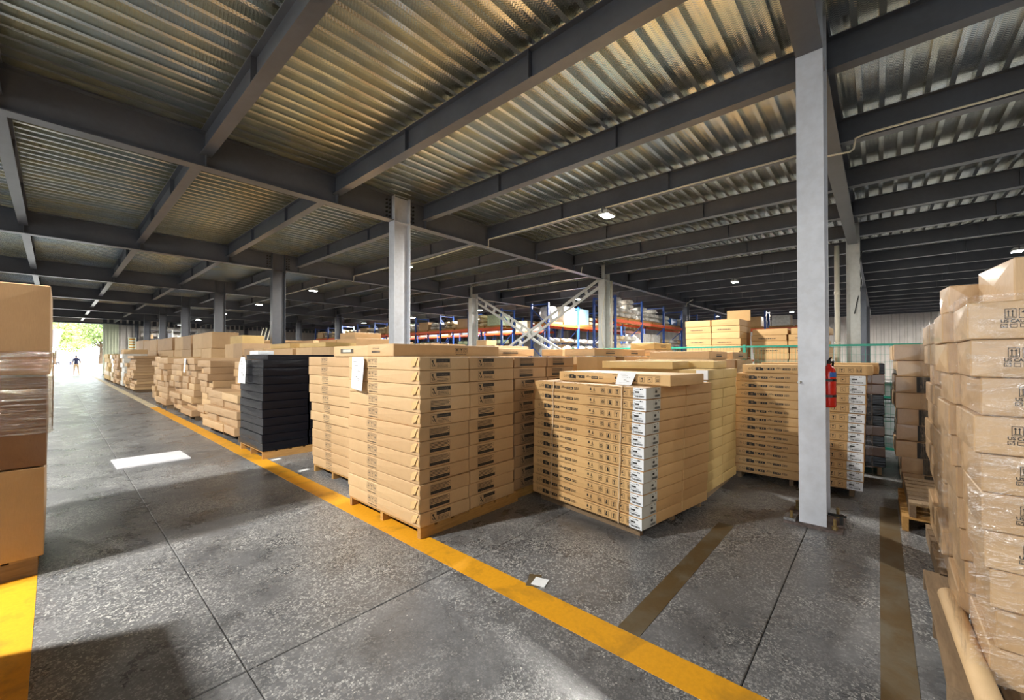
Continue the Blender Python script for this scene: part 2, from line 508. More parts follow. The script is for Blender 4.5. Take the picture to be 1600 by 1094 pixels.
ribbed_wall_x(wb, 51.25, 2.85, 41.0, 0, ZT + .10)
ribbed_wall_x(wb, 51.25, -11, -3.2, 0, ZT + .10)
wb.box(-3.2, 51.2, 4.62, 2.85, 51.36, ZT + .10)
struct(wb.build('wall_back', M['cladding']))
wb = MB()
for ya, yb in ((-14, -4.5), (6.5, 51.2)):
    ribbed_wall_y(wb, -11.0, ya, yb, 0, ZT + .10, sgn=1)
struct(wb.build('wall_left', M['cladding']))
wb = MB(); wb.box(-11, -14.15, 0, 41, -14.0, ZT + .10); struct(wb.build('wall_front', M['cladding']))
# sliding door leaf pushed open beside the doorway
db_ = MB()
ribbed_wall_x(db_, 51.06, 2.85, 3.85, .05, 4.55, .2)
dl = struct(db_.build('door_1', M['white_clad']))
tb = MB(); tb.box(-3.3, 50.98, 4.56, 6.0, 51.1, 4.64); struct(tb.build('trim_1', M['steel']))
# yard outside
yb = MB(); yb.box(-120, 51.3, -.5, 160, 220, -.03); yb.box(-120, -120, -.5, -11, 51.3, -.03); yb.box(-11, -120, -.5, 160, -14, -.03)
struct(yb.build('floor_yard', M['outside']))

# ------------------------------------------------------------------ steel columns
def column(x, y, label, mat, w=.21, plate=False):
    e = empty('steel_column', (x, y, 0)); tag(e, label, 'column', 'steel columns')
    d = .40; tf = .016
    b = MB(); b.box(-d / 2, -w / 2, .02, -d / 2 + tf, w / 2, ZT); b.build('flange', mat, e)
    b = MB(); b.box(d / 2 - tf, -w / 2, .02, d / 2, w / 2, ZT); b.build('flange', mat, e)
    b = MB(); b.box(-d / 2 + tf, -.006, .02, d / 2 - tf, .006, ZT); b.build('web', mat, e)
    b = MB(); b.box(-d / 2 + tf, -w / 2 + .005, ZB - .012, d / 2 - tf, w / 2 - .005, ZB + .006); b.build('cap_plate', mat, e)
    b = MB(); b.box(-.26, -.225, 0, .26, .225, .022); p = b.build('base_plate', M['rust'], e)
    if plate:
        for sx, sy in ((-.21, .165), (.17, .165), (-.21, -.165), (.17, -.165)):
            b = MB(); b.tube([(sx, sy, .02), (sx, sy, .05)], .024, 6); b.tube([(sx, sy, .05), (sx, sy, .115)], .013, 8)
            b.build('anchor_bolt', M['brass'], p)
        b = MB(); b.box(-.05, -.215, .02, .04, -.19, .10); b.box(.0, -.24, .08, .02, -.1, .1); b.build('bracket', M['bolt'], p)
        b = MB(); b.box(-.24, .13, .02, -.08, .225, .05); b.build('mortar_lump', M['floor'], p)
    return e
rowname = ['near column row by the aisle', 'second column row by the racks', 'third column row behind the racks', 'fourth column row near the far wall', 'fifth column row at far wall']
for i in range(0, 5):
    for k in range(-1, 8):
        x = CX0 + DX * i; y = CY0 + DY * k
        if x > 40: continue
        if i == 0 and k == 0: lab = 'large pale steel column nearest the camera holding the red extinguisher'
        elif i == 0 and k == 1: lab = 'pale steel column rising behind the front carton stack'
        elif i == 0 and k == 2: lab = 'grey steel column rising behind the black wrapped pallet'
        elif i == 1 and k == 0: lab = 'white steel column with white downpipe beyond the nearest column'
        elif i == 1 and k == 1: lab = 'steel column at the right top of the cross brace'
        elif i == 1 and k == 2: lab = 'steel column at the left top of the cross brace'
        else: lab = '%s grey column %s in %s' % (W(abs(k)), 'toward door' if k >= 0 else 'behind camera', rowname[i])
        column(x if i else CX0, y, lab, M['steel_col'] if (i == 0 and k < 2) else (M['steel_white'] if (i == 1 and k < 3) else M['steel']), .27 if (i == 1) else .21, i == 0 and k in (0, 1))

# downpipe beside the second white column
b = MB(); b.tube([(13.35, .78, 0), (13.35, .78, 4.45)], .055, 12)
for z in (1.9, 3.2): b.tube([(13.35, .78, z), (13.35, .78, z + .08)], .064, 12)
tag(b.build('downpipe', M['conduit'], smooth=True), 'white plastic downpipe standing beside the white steel column', 'pipe')
b = MB(); b.tube([(13.9, 7.45, 0), (13.9, 7.45, 4.45)], .045, 10)
tag(b.build('downpipe', M['conduit'], smooth=True), 'white plastic downpipe on column at right end of cross brace', 'pipe')

# cross bracing, two built-up diagonals of paired channels with battens
def brace(y0, z0, y1, z1, label, xo):
    e = empty('cross_brace', (CX0 + DX, (y0 + y1) / 2, 0)); tag(e, label, 'brace', 'cross bracing')
    c = Vector((CX0 + DX, (y0 + y1) / 2, 0))
    d = Vector((0, y1 - y0, z1 - z0)).normalized(); nrm = Vector((0, -d.z, d.y))
    for s in (-1, 1):
        b = MB(); b.bar(Vector((xo, y0, z0)) + nrm * (.13 * s) - Vector((0, c.y, 0)), Vector((xo, y1, z1)) + nrm * (.13 * s) - Vector((0, c.y, 0)), .07, .09)
        b.build('channel', M['steel_white'], e)
    L = Vector((0, y1 - y0, z1 - z0)).length
    for i in range(1, 12):
        p = Vector((xo, y0 - c.y, z0)) + d * (L * i / 12)
        b = MB(); b.bar(p - nrm * .13, p + nrm * .13, .05, .12); b.build('batten', M['steel_white'], e)
brace(CY0 + DY + .2, 4.42, CY0 + 2 * DY - .2, .75, 'diagonal steel brace falling left from the right column top', 0.0)
brace(CY0 + 2 * DY - .2, 4.42, CY0 + DY + .2, .75, 'diagonal steel brace falling right from the left column top', .11)

# ------------------------------------------------------------------ lamps and conduits
def lamp(x, y, z, label, power=1.0):
    e = empty('flood_light', (x, y, z)); tag(e, label, 'lamp', 'ceiling flood lights')
    b = MB(); b.box(-.17, -.11, .02, .17, .11, .075)
    for i in range(6): b.box(-.15 + i * .056, -.09, .075, -.14 + i * .056, .09, .11)
    b.build('housing', M['steel_white'], e)
    b = MB(); b.box(-.15, -.095, .012, .15, .095, .022); b.build('lens', M['lamp'], e)
    b = MB(); b.bar((-.19, 0, .04), (-.19, 0, .16), .02, .03); b.bar((.19, 0, .04), (.19, 0, .16), .02, .03); b.bar((-.2, 0, .16), (.2, 0, .16), .03, .02); b.build('bracket', M['steel'], e)
    li = bpy.data.lights.new('lamp_light', 'AREA'); li.shape = 'RECTANGLE'; li.size = .30; li.size_y = .19
    li.energy = LAMP_W * power; li.color = LAMP_COL; li.spread = math.radians(178)
    lo = bpy.data.objects.new('lamp_light', li); COL.objects.link(lo); lo.parent = e; lo.location = (0, 0, .008)
    return e
for k in range(-2, 7):
    y = 4.2 + DY * k
    lab = 'lit flood light under the joists %s' % ({0: 'above the labelled cartons, nearest in view', 1: 'partly hidden behind pale column', 2: 'above second row, third from camera', 3: 'glaring beside the third aisle column', 4: 'fifth along the aisle row', 5: 'farthest but one in the aisle row', 6: 'farthest in the aisle row'}.get(k, 'behind the camera, %s back' % W(-k - 1)))
    lamp(7.65, y, 4.522, lab, .15 if k == -1 else 1.0)
for k in range(0, 6):
    lamp(-2.55, 4.6 + DY * k, 4.522, '%s flood light from camera in the row left of aisle' % W(k), 1.5 if k == 0 else 1.0)
lamp(-2.55, -2.65, 4.522, 'flood light behind the camera, left of the aisle', .32)
for (x, y, lab) in ((17.85, 11.4, 'small lit flood light seen over the wrapped rack loads'), (17.85, -2.9, 'flood light high above the right carton wall'), (17.85, 4.2, 'flood light under joists above the rear golden cartons'),
                    (17.85, 18.7, 'flood light over the left rack run'), (17.85, 25.9, 'flood light over the far left racks'), (17.85, 33.2, 'flood light over the farthest racks'),
                    (32.13, 8.7, 'glaring flood light above the rear stacked flat cartons'), (32.13, 4.2, 'glaring flood light just left of the nearest column'),
                    (34.17, -3.25, 'glaring flood light above the far right cartons'), (30.09, 18.7, 'flood light beyond the racks'), (30.09, 30.0, 'flood light in the far corner')):
    lamp(x, y, 4.522, lab, 1.0 if (x < 18 and y < 6) else 1.7)

def conduit(pts, label, r=.014):
    b = MB(); b.tube(pts, r, 6)
    tag(b.build('conduit', M['conduit'], smooth=True), label, 'conduit')
gy1 = CY0 + DY; gy2 = CY0 + 2 * DY
conduit([(7.56, .6, 4.685), (7.56, gy1 - .16, 4.685), (7.56, gy1 - .13, 4.66), (7.56, gy1 - .13, 4.50), (7.53, gy1 - .16, 4.46), (7.46, gy1 - .18, 4.46)], 'white conduit along the joist over the first lamp, hooked at girder')
conduit([(7.62, gy1 + .4, 4.66), (7.60, gy1 + 3.0, 4.58), (7.58, gy1 + 5.0, 4.66), (7.56, gy2 - .16, 4.68), (7.56, gy2 - .13, 4.48), (7.50, gy2 - .15, 4.46)], 'sagging white conduit under second bay joist behind pale column')
conduit([(7.60, gy2 + .4, 4.68), (7.56, gy2 + DY - .16, 4.68), (7.56, gy2 + DY - .13, 4.48)], 'white conduit under third bay joist far along')
conduit([(7.45, -7.0, 4.69), (7.45, .12, 4.685), (7.45, .22, 4.66), (7.45, .24, 4.52), (7.42, .28, 4.48), (7.36, .5, 4.475), (7.36, .6, 4.475)], 'white conduit bending round the girder right of near column')
conduit([(12.0, gy1 - .2, 4.68), (12.02, gy1 - .14, 4.45)], 'short white conduit on girder before the brace column')
conduit([(22.3, gy1 - .5, 4.6), (22.4, gy1 - .14, 4.46), (22.4, gy1 - .14, 4.3), (22.0, gy1 - .2, 4.28)], 'short white conduit over the sack rack')
b = MB(); b.tube([(13.72, .3, 4.3), (13.66, .36, 3.9), (13.7, .30, 3.5), (13.64, .4, 3.0), (13.6, .45, 2.7)], .012, 6)
tag(b.build('cable', M['blackrubber'], smooth=True), 'black cable hanging down the white column face', 'cable')
b = MB(); b.tube([(13.6, 7.5, 4.2), (13.3, 7.45, 3.4), (13.15, 7.45, 2.8), (13.25, 7.45, 2.2), (13.4, 7.45, 1.7)], .018, 6)
tag(b.build('cable', M['conduit'], smooth=True), 'loose white cable drooping at the brace column', 'cable')
b = MB(); b.tube([(7.78, 4.4, 4.66), (7.8, 4.75, 4.6), (7.7, 5.0, 4.66), (7.62, 5.2, 4.7)], .01, 6)
tag(b.build('cable', M['blackrubber'], smooth=True), 'black lead running from first flood light to joist', 'cable')

# ================================================================== CARTONS
def chamfer_box(dx, dy, dz, c=.006, bulge=.004):
    """carton: chamfered box, centred in x,y, standing on z=0, walls bowed a little"""
    vs, idx = [], {}
    for sx in (-1, 1):
        for sy in (-1, 1):
            for sz in (0, 1):
                for ax in range(3):
                    p = [sx * dx / 2, sy * dy / 2, sz * dz]
                    q = [sx * (dx / 2 - c), sy * (dy / 2 - c), c if sz == 0 else dz - c]
                    q[ax] = p[ax]
                    idx[(sx, sy, sz, ax)] = len(vs); vs.append(tuple(q))
    fs = []
    I = lambda sx, sy, sz, ax: idx[(sx, sy, sz, ax)]
    # six walls, each with a bowed centre point
    def wall(ids, n):
        cpt = [sum(vs[i][k] for i in ids) / 4 + n[k] * bulge for k in range(3)]
        ci = len(vs); vs.append(tuple(cpt))
        for a in range(4): fs.append((ids[a], ids[(a + 1) % 4], ci))
    for s in (-1, 1):
        a = [I(s, -1, 0, 0), I(s, 1, 0, 0), I(s, 1, 1, 0), I(s, -1, 1, 0)]
        wall(a if s > 0 else a[::-1], (s, 0, 0))
        a = [I(-1, s, 0, 1), I(1, s, 0, 1), I(1, s, 1, 1), I(-1, s, 1, 1)]
        wall(a[::-1] if s > 0 else a, (0, s, 0))
    for sz in (0, 1):
        a = [I(-1, -1, sz, 2), I(1, -1, sz, 2), I(1, 1, sz, 2), I(-1, 1, sz, 2)]
        fs.append(tuple(a if sz else a[::-1]))
    for sy in (-1, 1):
        for sz in (0, 1):
            fs.append((I(-1, sy, sz, 1), I(1, sy, sz, 1), I(1, sy, sz, 2), I(-1, sy, sz, 2)))
    for sx in (-1, 1):
        for sz in (0, 1):
            fs.append((I(sx, -1, sz, 0), I(sx, 1, sz, 0), I(sx, 1, sz, 2), I(sx, -1, sz, 2)))
        for sy in (-1, 1):
            fs.append((I(sx, sy, 0, 0), I(sx, sy, 1, 0), I(sx, sy, 1, 1), I(sx, sy, 0, 1)))
            for sz in (0, 1):
                fs.append((I(sx, sy, sz, 0), I(sx, sy, sz, 1), I(sx, sy, sz, 2)))
    return vs, fs
_cm = {}
def carton_mesh(dx, dy, dz, mat, bulge=.004):
    key = (round(dx, 3), round(dy, 3), round(dz, 3), mat.name, bulge)
    if key not in _cm:
        vs, fs = chamfer_box(dx, dy, dz, .005, bulge)
        me = bpy.data.meshes.new('carton'); me.from_pydata(vs, [], fs); me.materials.append(mat); me.update()
        bm = bmesh.new(); bm.from_mesh(me); bmesh.ops.recalc_face_normals(bm, faces=bm.faces); bm.to_mesh(me); bm.free()
        _cm[key] = me
    return _cm[key]

class Face2D:
    """draws flat print on one wall of a carton centred in x,y and standing on z=0"""
    def __init__(s, face, dx, dy, dz, off=.0055):
        s.mb = MB(); s.off = off
        s.face = face; s.dx, s.dy, s.dz = dx, dy, dz
        s.W = dy if face in ('nx', 'px') else dx
    def pt(s, u, v):
        if s.face == 'nx': return (-s.dx / 2 - s.off, s.dy / 2 - u, v)
        if s.face == 'ny': return (-s.dx / 2 + u, -s.dy / 2 - s.off, v)
        if s.face == 'py': return (s.dx / 2 - u, s.dy / 2 + s.off, v)
        return (s.dx / 2 + s.off, -s.dy / 2 + u, v)
    def poly(s, uv, mi=0):
        s.mb.add([s.pt(*p) for p in uv], [tuple(range(len(uv)))], mi)
    def rect(s, u0, v0, u1, v1, mi=0): s.poly([(u0, v0), (u1, v0), (u1, v1), (u0, v1)], mi)
    def frame(s, u0, v0, u1, v1, t=.003, mi=0):
        s.rect(u0, v0, u1, v0 + t, mi); s.rect(u0, v1 - t, u1, v1, mi); s.rect(u0, v0 + t, u0 + t, v1 - t, mi); s.rect(u1 - t, v0 + t, u1, v1 - t, mi)
    def disc(s, u, v, r, mi=0, n=10): s.poly([(u + r * math.cos(2 * PI * k / n), v + r * math.sin(2 * PI * k / n)) for k in range(n)], mi)
    def ring(s, u, v, r, t, mi=0, n=12):
        for k in range(n):
            a, b = 2 * PI * k / n, 2 * PI * (k + 1) / n
            s.poly([(u + r * math.cos(a), v + r * math.sin(a)), (u + r * math.cos(b), v + r * math.sin(b)), (u + (r - t) * math.cos(b), v + (r - t) * math.sin(b)), (u + (r - t) * math.cos(a), v + (r - t) * math.sin(a))], mi)
    def arrow(s, u, v0, v1, w, mi=0):
        s.rect(u - w * .13, v0, u + w * .13, v1 - w * .5, mi); s.poly([(u - w * .4, v1 - w * .6), (u + w * .4, v1 - w * .6), (u, v1)], mi)
    def dashes(s, u0, u1, v, h, rnd, mi=0):
        u = u0
        while u < u1:
            w = rnd.uniform(.4, 1.6) * h; s.rect(u, v, min(u + w, u1), v + h, mi); u += w + h * .5
    def mesh(s, mats): return s.mb.mesh('print', mats)

def font_mesh(text, size, bold=.0):
    cu = bpy.data.curves.new('lettering', 'FONT'); cu.body = text; cu.size = size; cu.offset = bold; cu.resolution_u = 2
    o = bpy.data.objects.new('lettering', cu); COL.objects.link(o)
    dg = bpy.context.evaluated_depsgraph_get()
    me = bpy.data.meshes.new_from_object(o.evaluated_get(dg))
    vs = [tuple(v.co) for v in me.vertices]; fs = [tuple(p.vertices) for p in me.polygons]
    bpy.data.objects.remove(o); bpy.data.curves.remove(cu)
    return vs, fs

_pm = {}
def cached(key, fn):
    if key not in _pm: _pm[key] = fn()
    return _pm[key]

def print_three_icons(dx, dy, dz, u0):
    def mk():
        f = Face2D('nx', dx, dy, dz); s = min(.054, dz * .46); v0 = dz * .38
        for i in range(3):
            u = u0 + i * (s + .008); f.frame(u, v0, u + s, v0 + s, .003)
        u = u0 + s / 2; f.poly([(u - s * .32, v0 + s * .55), (u + s * .32, v0 + s * .55), (u, v0 + s * .88)]); f.rect(u - .003, v0 + s * .15, u + .003, v0 + s * .55)
        u += s + .008; f.poly([(u - s * .22, v0 + s * .85), (u + s * .22, v0 + s * .85), (u, v0 + s * .42)]); f.rect(u - .003, v0 + s * .15, u + .003, v0 + s * .5); f.rect(u - .012, v0 + s * .12, u + .012, v0 + s * .18)
        u += s + .008; f.ring(u, v0 + s * .48, s * .3, .004); f.rect(u - .012, v0 + s * .40, u + .012, v0 + s * .55)
        f.dashes(u0 + .01, u0 + 3 * s + .01, dz * .16, .010, random.Random(3)); f.rect(u0, v0 + s + .008, u0 + 3 * s + .016, v0 + s + .010)
        return f.mesh((M['ink_soft'],))
    return cached(('icons', round(dx, 3), round(dy, 3), round(dz, 3), u0), mk)

def print_end_label(dx, dy, dz, u0, u1, variant):
    def mk():
        f = Face2D('ny', dx, dy, dz); a, b = dz * .14, dz * .84; w = u1 - u0
        f.frame(u0, a, u1, b, .0025)
        if variant == 0:
            f.rect(u0 + w * .30, a + (b - a) * .60, u1 - .004, b - .003)
            uu = u0 + w * .14; vv = (a + b) / 2
            f.poly([(uu - .014, b - .012), (uu + .006, b - .014), (uu + .006, b - .024), (uu - .014, b - .028)]); f.poly([(uu - .012, b - .02), (uu - .004, b - .014), (uu + .024, a + .02), (uu + .016, a + .014)])
            f.poly([(uu + .0, a + .012), (uu + .004, a + .016), (uu - .012, vv), (uu - .016, vv - .006)])
            for i in range(3): f.dashes(u0 + w * .34, u1 - w * .1, a + (b - a) * (.12 + .15 * i), .006, random.Random(i))
            f.rect(u0 + w * .28, a + .003, u0 + w * .28 + .002, b - .003)
        else:
            f.rect(u0 + .003, a + .003, u1 - .003, a + (b - a) * .34)
            for i in range(4): f.rect(u0 + .006, a + (b - a) * (.44 + .14 * i), u1 - .012 * (1 + i % 2), a + (b - a) * (.44 + .14 * i) + .005)
        # pale lettering inside the black bar
        bar = (a + (b - a) * .66, b - .010) if variant == 0 else (a + .010, a + (b - a) * .27)
        us = u0 + (w * .36 if variant == 0 else w * .15); rnd = random.Random(9)
        f.off += .0006
        while us < u1 - w * .15:
            ww = rnd.uniform(.006, .016); f.rect(us, bar[0] + .004, us + ww, bar[1] - .004, 1); us += ww + .007
        return f.mesh((M['ink'], M['ink_soft']))
    return cached(('endlab', round(dx, 3), round(dy, 3), round(dz, 3), u0, u1, variant), mk)

def print_flatpack(dx, dy, dz, flip=False, right=True):
    """long wall of the labelled flat cartons: logo run on the left, handling icons on the right"""
    def mk():
        f = Face2D('nx', dx, dy, dz); m = dz * .52; k = dy / 1.40
        U = lambda u: u * k
        f.ring(U(.09), m, .012, .003); f.ring(U(.135), m + .004, .020, .0025); f.dashes(U(.118), U(.152), m, .004, random.Random(1))
        f.rect(U(.165), m - .022, U(.235), m + .020); f.rect(U(.225), m - .022, U(.262), m + .012)
        f.dashes(U(.272), U(.305), m + .002, .010, random.Random(2)); f.rect(U(.272), m - .010, U(.30), m - .006)
        f.rect(U(.31), m - .016, U(.39), m + .012)
        f.dashes(U(.41), U(.475), m - .004, .010, random.Random(4)); f.dashes(U(.42), U(.45), m + .010, .006, random.Random(5))
        f.rect(U(.485), m - .016, U(.575), m + .010)
        for i in range(2): f.dashes(U(.59), U(.645), m - .014 + .014 * i, .009, random.Random(6 + i))
        f.off += .0006
        f.rect(U(.20), m - .014, U(.204), m + .012, 1); f.rect(U(.213), m - .014, U(.217), m + .012, 1); f.rect(U(.335), m - .008, U(.345), m + .006, 1); f.rect(U(.36), m - .008, U(.368), m + .006, 1)
        for q in range(4): f.rect(U(.50 + .018 * q), m - .008, U(.508 + .018 * q), m + .003, 1)
        f.off -= .0006
        f.rect(U(.055), dz * .12, U(.60), dz * .12 + .0018); f.rect(U(.76), dz * .86, U(1.30), dz * .86 + .0025); f.rect(U(.76), dz * .08, U(1.30), dz * .08 + .0025)
        f.disc(U(.80), m + .002, .010); f.poly([(U(.79), m + .01), (U(.81), m + .01), (U(.80), m + .02)]); f.rect(U(.838), m - .010, U(.846), m + .016); f.rect(U(.83), m - .010, U(.856), m - .006); f.rect(U(.79), m - .026, U(.855), m - .0225)
        s = .046
        for i, u in enumerate((.925, 1.005, 1.085, 1.17, 1.25)):
            u = U(u); v = dz * .27; f.frame(u, v, u + s, v + s, .0022)
            c = u + s / 2; d = v + s / 2
            if i == 0:
                f.ring(c, d, .015, .005); f.rect(c - .003, d - .002, c + .003, d + .006)
            elif i == 1:
                f.rect(c - .010, d - .017, c + .010, d - .003); f.rect(c - .006, d, c + .006, d + .017); f.rect(c - .012, d - .001, c + .012, d + .002)
            elif i == 2:
                f.poly([(c - .011, d + .016), (c + .011, d + .016), (c, d - .004)]); f.rect(c - .0025, d - .016, c + .0025, d + .002); f.rect(c - .008, d - .018, c + .008, d - .015)
            elif i == 3:
                f.poly([(c - .012, d - .004), (c + .012, d + .010), (c - .012, d + .012)]); f.rect(c - .002, d - .014, c + .010, d - .010)
            else:
                f.rect(c - .013, d - .012, c - .009, d + .012); f.rect(c + .009, d - .012, c + .013, d + .012); f.rect(c - .013, d - .014, c + .013, d - .010); f.arrow(c, d - .006, d + .010, .012)
        return f.mesh((M['ink'], M['kraft_warm']))
    return cached(('flat', round(dx, 3), round(dy, 3), round(dz, 3)), mk)

def shipping_label(dx, dy, dz, w1, w2, second=True):
    """white paper label wrapped round the near corner of a flat carton"""
    def mk():
        b = MB(); t = .0012; e = .0045; x, y = -dx / 2, -dy / 2; z0, z1 = .004, dz - .003
        b.add([(x - e, y + w1, z0), (x - e, y - .004, z0), (x - e, y - .004, z1), (x - e, y + w1, z1)], [(0, 1, 2, 3)], 0)
        b.add([(x - e, y - e, z0), (x + w2, y - e, z0), (x + w2, y - e, z1), (x - e, y - e, z1)], [(0, 1, 2, 3)], 1 if second else 0)
        return b.mesh('shipping_label', (M['label'], M['label_grey']))
    def mk2():
        f = Face2D('nx', dx, dy, dz, .0062); W = dy; rnd = random.Random(5)
        f.rect(W - w1 + .02, dz * .52, W - w1 + .065, dz * .66); f.dashes(W - w1 + .03, W - w1 + .07, dz * .80, .003, rnd); f.dashes(W - .055, W - .03, dz * .80, .009, rnd)
        u = W - w1 + .022
        while u < W - .016:
            w = rnd.choice((.002, .003, .005)); f.rect(u, dz * .16, u + w, dz * .31); u += w + rnd.choice((.002, .003, .004))
        for v in (.44, .40): f.rect(W - w1 + .02, dz * v, W - .03, dz * v + .0012)
        g = Face2D('ny', dx, dy, dz, .0062)
        g.rect(w2 * .50, .006, w2 * .50 + .0015, dz - .006); g.rect(w2 * .60, dz * .50, w2 * .74, dz * .70); g.rect(w2 * .86, dz * .78, w2 * .90, dz * .90); g.rect(w2 * .60, dz * .80, w2 * .72, dz * .83)
        u = w2 * .58
        while u < w2 * .94:
            g.rect(u, dz * .14, u + .004, dz * .34); u += .0075
        f.mb.add(g.mb.v, g.mb.f)
        return f.mesh((M['ink'],))
    k = (round(dx, 3), round(dy, 3), round(dz, 3), w1, w2)
    return cached(('ship',) + k, mk), cached(('shipp',) + k, mk2)

_let = {}
def print_us(dx, dy, dz):
    def mk():
        f = Face2D('nx', dx, dy, dz); s = .034; u = .112; v = dz * .53
        for i in range(4):
            uu = u + i * .041
            f.frame(uu, v, uu + s, v + .043, .0022)
            if i == 0 or i == 3:
                for q in (.011, .023): f.arrow(uu + q, v + .009, v + .037, .013)
                f.rect(uu + .005, v + .005, uu + s - .005, v + .008)
            elif i == 1:
                f.poly([(uu + .006, v + .024), (uu + .028, v + .024), (uu + .017, v + .037)]); f.rect(uu + .016, v + .007, uu + .018, v + .024)
            else:
                f.poly([(uu + .008, v + .036), (uu + .026, v + .036), (uu + .017, v + .020)]); f.rect(uu + .016, v + .008, uu + .018, v + .021); f.rect(uu + .011, v + .006, uu + .023, v + .008)
        for i, word in enumerate(('US', 'CA', 'UK')):
            uu = .100 + i * .028
            vs, fs = font_mesh(word, .0205, .0006)
            f.mb.add([f.pt(uu + a, dz * .42 + b) for a, b, c in vs], fs)
            f.frame(uu, dz * .29, uu + .021, dz * .39, .0022)
            if i == 0:
                f.poly([(uu + .004, dz * .34), (uu + .007, dz * .345), (uu + .010, dz * .315), (uu + .009, dz * .30)]); f.poly([(uu + .009, dz * .30), (uu + .011, dz * .315), (uu + .020, dz * .385), (uu + .017, dz * .385)])
        return f.mesh((M['ink'],))
    return cached(('us', round(dx, 3), round(dy, 3), round(dz, 3)), mk)

def tape_mesh(dx, dy, dz, face):
    """strip of packing tape down one wall, with a loose tail at the corner"""
    def mk():
        f = Face2D(face, dx, dy, dz, .0052); W = f.W
        f.rect(W - .12, dz * .5 - .026, W, dz * .5 + .026)
        p = [f.pt(W - .09, dz * .82), f.pt(W - .02, dz * .95), f.pt(W - .05, dz * .35), f.pt(W - .11, dz * .25)]
        q = [(a - (.012 if face == 'nx' else 0), b, c) for a, b, c in p]
        f.mb.add([p[0], p[1], q[2], q[3]], [(0, 1, 2, 3)])
        return f.mesh((M['tape'],))
    return cached(('tape', round(dx, 3), round(dy, 3), round(dz, 3), face), mk)

# ------------------------------------------------------------------ pallets and stacks
def pallet(x, y, rz, dx, dy, h, label, mat='wood', cat='pallet', along='x'):
    """stringer pallet; (x, y) is its near corner, stringers run along its own x"""
    e = empty('wooden_pallet', (x, y, 0), rz); tag(e, label, cat, 'wooden pallets')
    t = .018; m = M[mat]
    for i in range(3):
        yy = i * (dy - .045) / 2
        b = MB()
        if along == 'x': b.box(0, yy, 0, dx, yy + .045, h - t)
        else:
            xx = i * (dx - .045) / 2; b.box(xx, 0, 0, xx + .045, dy, h - t)
        b.build('stringer', m, e)
    n = 7
    for i in range(n):
        b = MB()
        if along == 'x':
            w = dx / n - .03; a = i * (dx - w) / (n - 1); b.box(a, 0, h - t, a + w, dy, h)
        else:
            w = dy / n - .03; a = i * (dy - w) / (n - 1); b.box(0, a, h - t, dx, a + w, h)
        b.build('deck_board', m, e)
    return e

GROUP = 0
def stack(x, y, rz, z0, cells, n, h, mat, desc, names=None, jit=.006, lean=(0, 0), deco=None, bulge=.004, hs=None, kind='kraft carton', skip=(), rj=.004, name='carton'):
    """layers of cartons; cells are (x0, x1, y0, y1) in the stack frame whose origin is the near corner"""
    rnd = random.Random(hash((round(x, 2), round(y, 2), n)) & 0xffff)
    out = []
    z = z0
    hs = hs or [h] * n
    c, s = math.cos(rz), math.sin(rz)
    for li in range(n):
        k = n - 1 - li
        ox = lean[0] * (li / max(1, n - 1)) + rnd.uniform(-jit, jit); oy = lean[1] * (li / max(1, n - 1)) + rnd.uniform(-jit, jit)
        for ci, (xa, xb, ya, yb) in enumerate(cells):
            if (k, ci) in skip: continue
            dx, dy, dz = xb - xa, yb - ya, hs[li] - .003
            px = (xa + xb) / 2 + ox + rnd.uniform(-jit, jit) * .4; py = (ya + yb) / 2 + oy + rnd.uniform(-jit, jit) * .4
            me = carton_mesh(dx, dy, dz, mat if not isinstance(mat, list) else rnd.choice(mat), bulge)
            o = link(name, me, None, (x + c * px - s * py, y + s * px + c * py, z), rz + rnd.uniform(-rj, rj))
            nm = (' ' + names[ci]) if names else ''
            if kind.startswith('big'): o.name = 'big_carton'
            elif 'film-wrapped' in kind or 'dark wrapped' in kind: o.name = 'wrapped_carton'
            elif deco in (globals().get('decoB'), globals().get('decoC'), globals().get('decoB1'), globals().get('decoRear')) and deco: o.name = 'flat_carton'
            tag(o, '%s %s%s %s' % (nth(k), kind, nm, desc), 'carton', desc)
            if deco: deco(o, k, ci, dx, dy, dz)
            out.append(o)
        z += hs[li]
    return out

def child(name, me, o): return link(name, me, o)

# --- A: front kraft stack on its pallet
pallet(2.15, 3.0, 0, 1.30, 1.28, .10, 'wooden pallet under front kraft stack, touching the yellow line')
def decoA(o, k, ci, dx, dy, dz):
    if ci == 0: child('print', print_three_icons(dx, dy, dz, .41), o); child('tape', tape_mesh(dx, dy, dz, 'nx'), o)
    v = 0 if (k in (0, 1, 2, 4, 11) if ci == 0 else k in (0, 1, 2, 3, 11)) else 1
    child('print', print_end_label(dx, dy, dz, .11, .34, v), o)
stack(2.14, 3.0, 0, .10, [(0, .585, 0, 1.29), (.60, 1.25, .01, 1.28)], 12, .1255, M['kraft'], 'on the front pallet by yellow line', ['in aisle-side column', 'in inner column'], .009, (.0, .0), decoA, .006)
# --- A2: third column, next pallet inward
pallet(3.46, 3.06, 0, 1.2, 1.25, .10, 'wooden pallet just behind front kraft stack')
def decoA2(o, k, ci, dx, dy, dz): child('print', print_end_label(dx, dy, dz, .10, .34, 1 if k < 2 else 0), o)
stack(3.45, 3.05, 0, .10, [(0, .6, 0, 1.25), (.62, 1.2, 0, 1.25)], 12, .1255, M['kraft_grey'], 'on pallet between front and labelled stacks', ['in left column', 'in right column'], .008, (0, 0), decoA2)
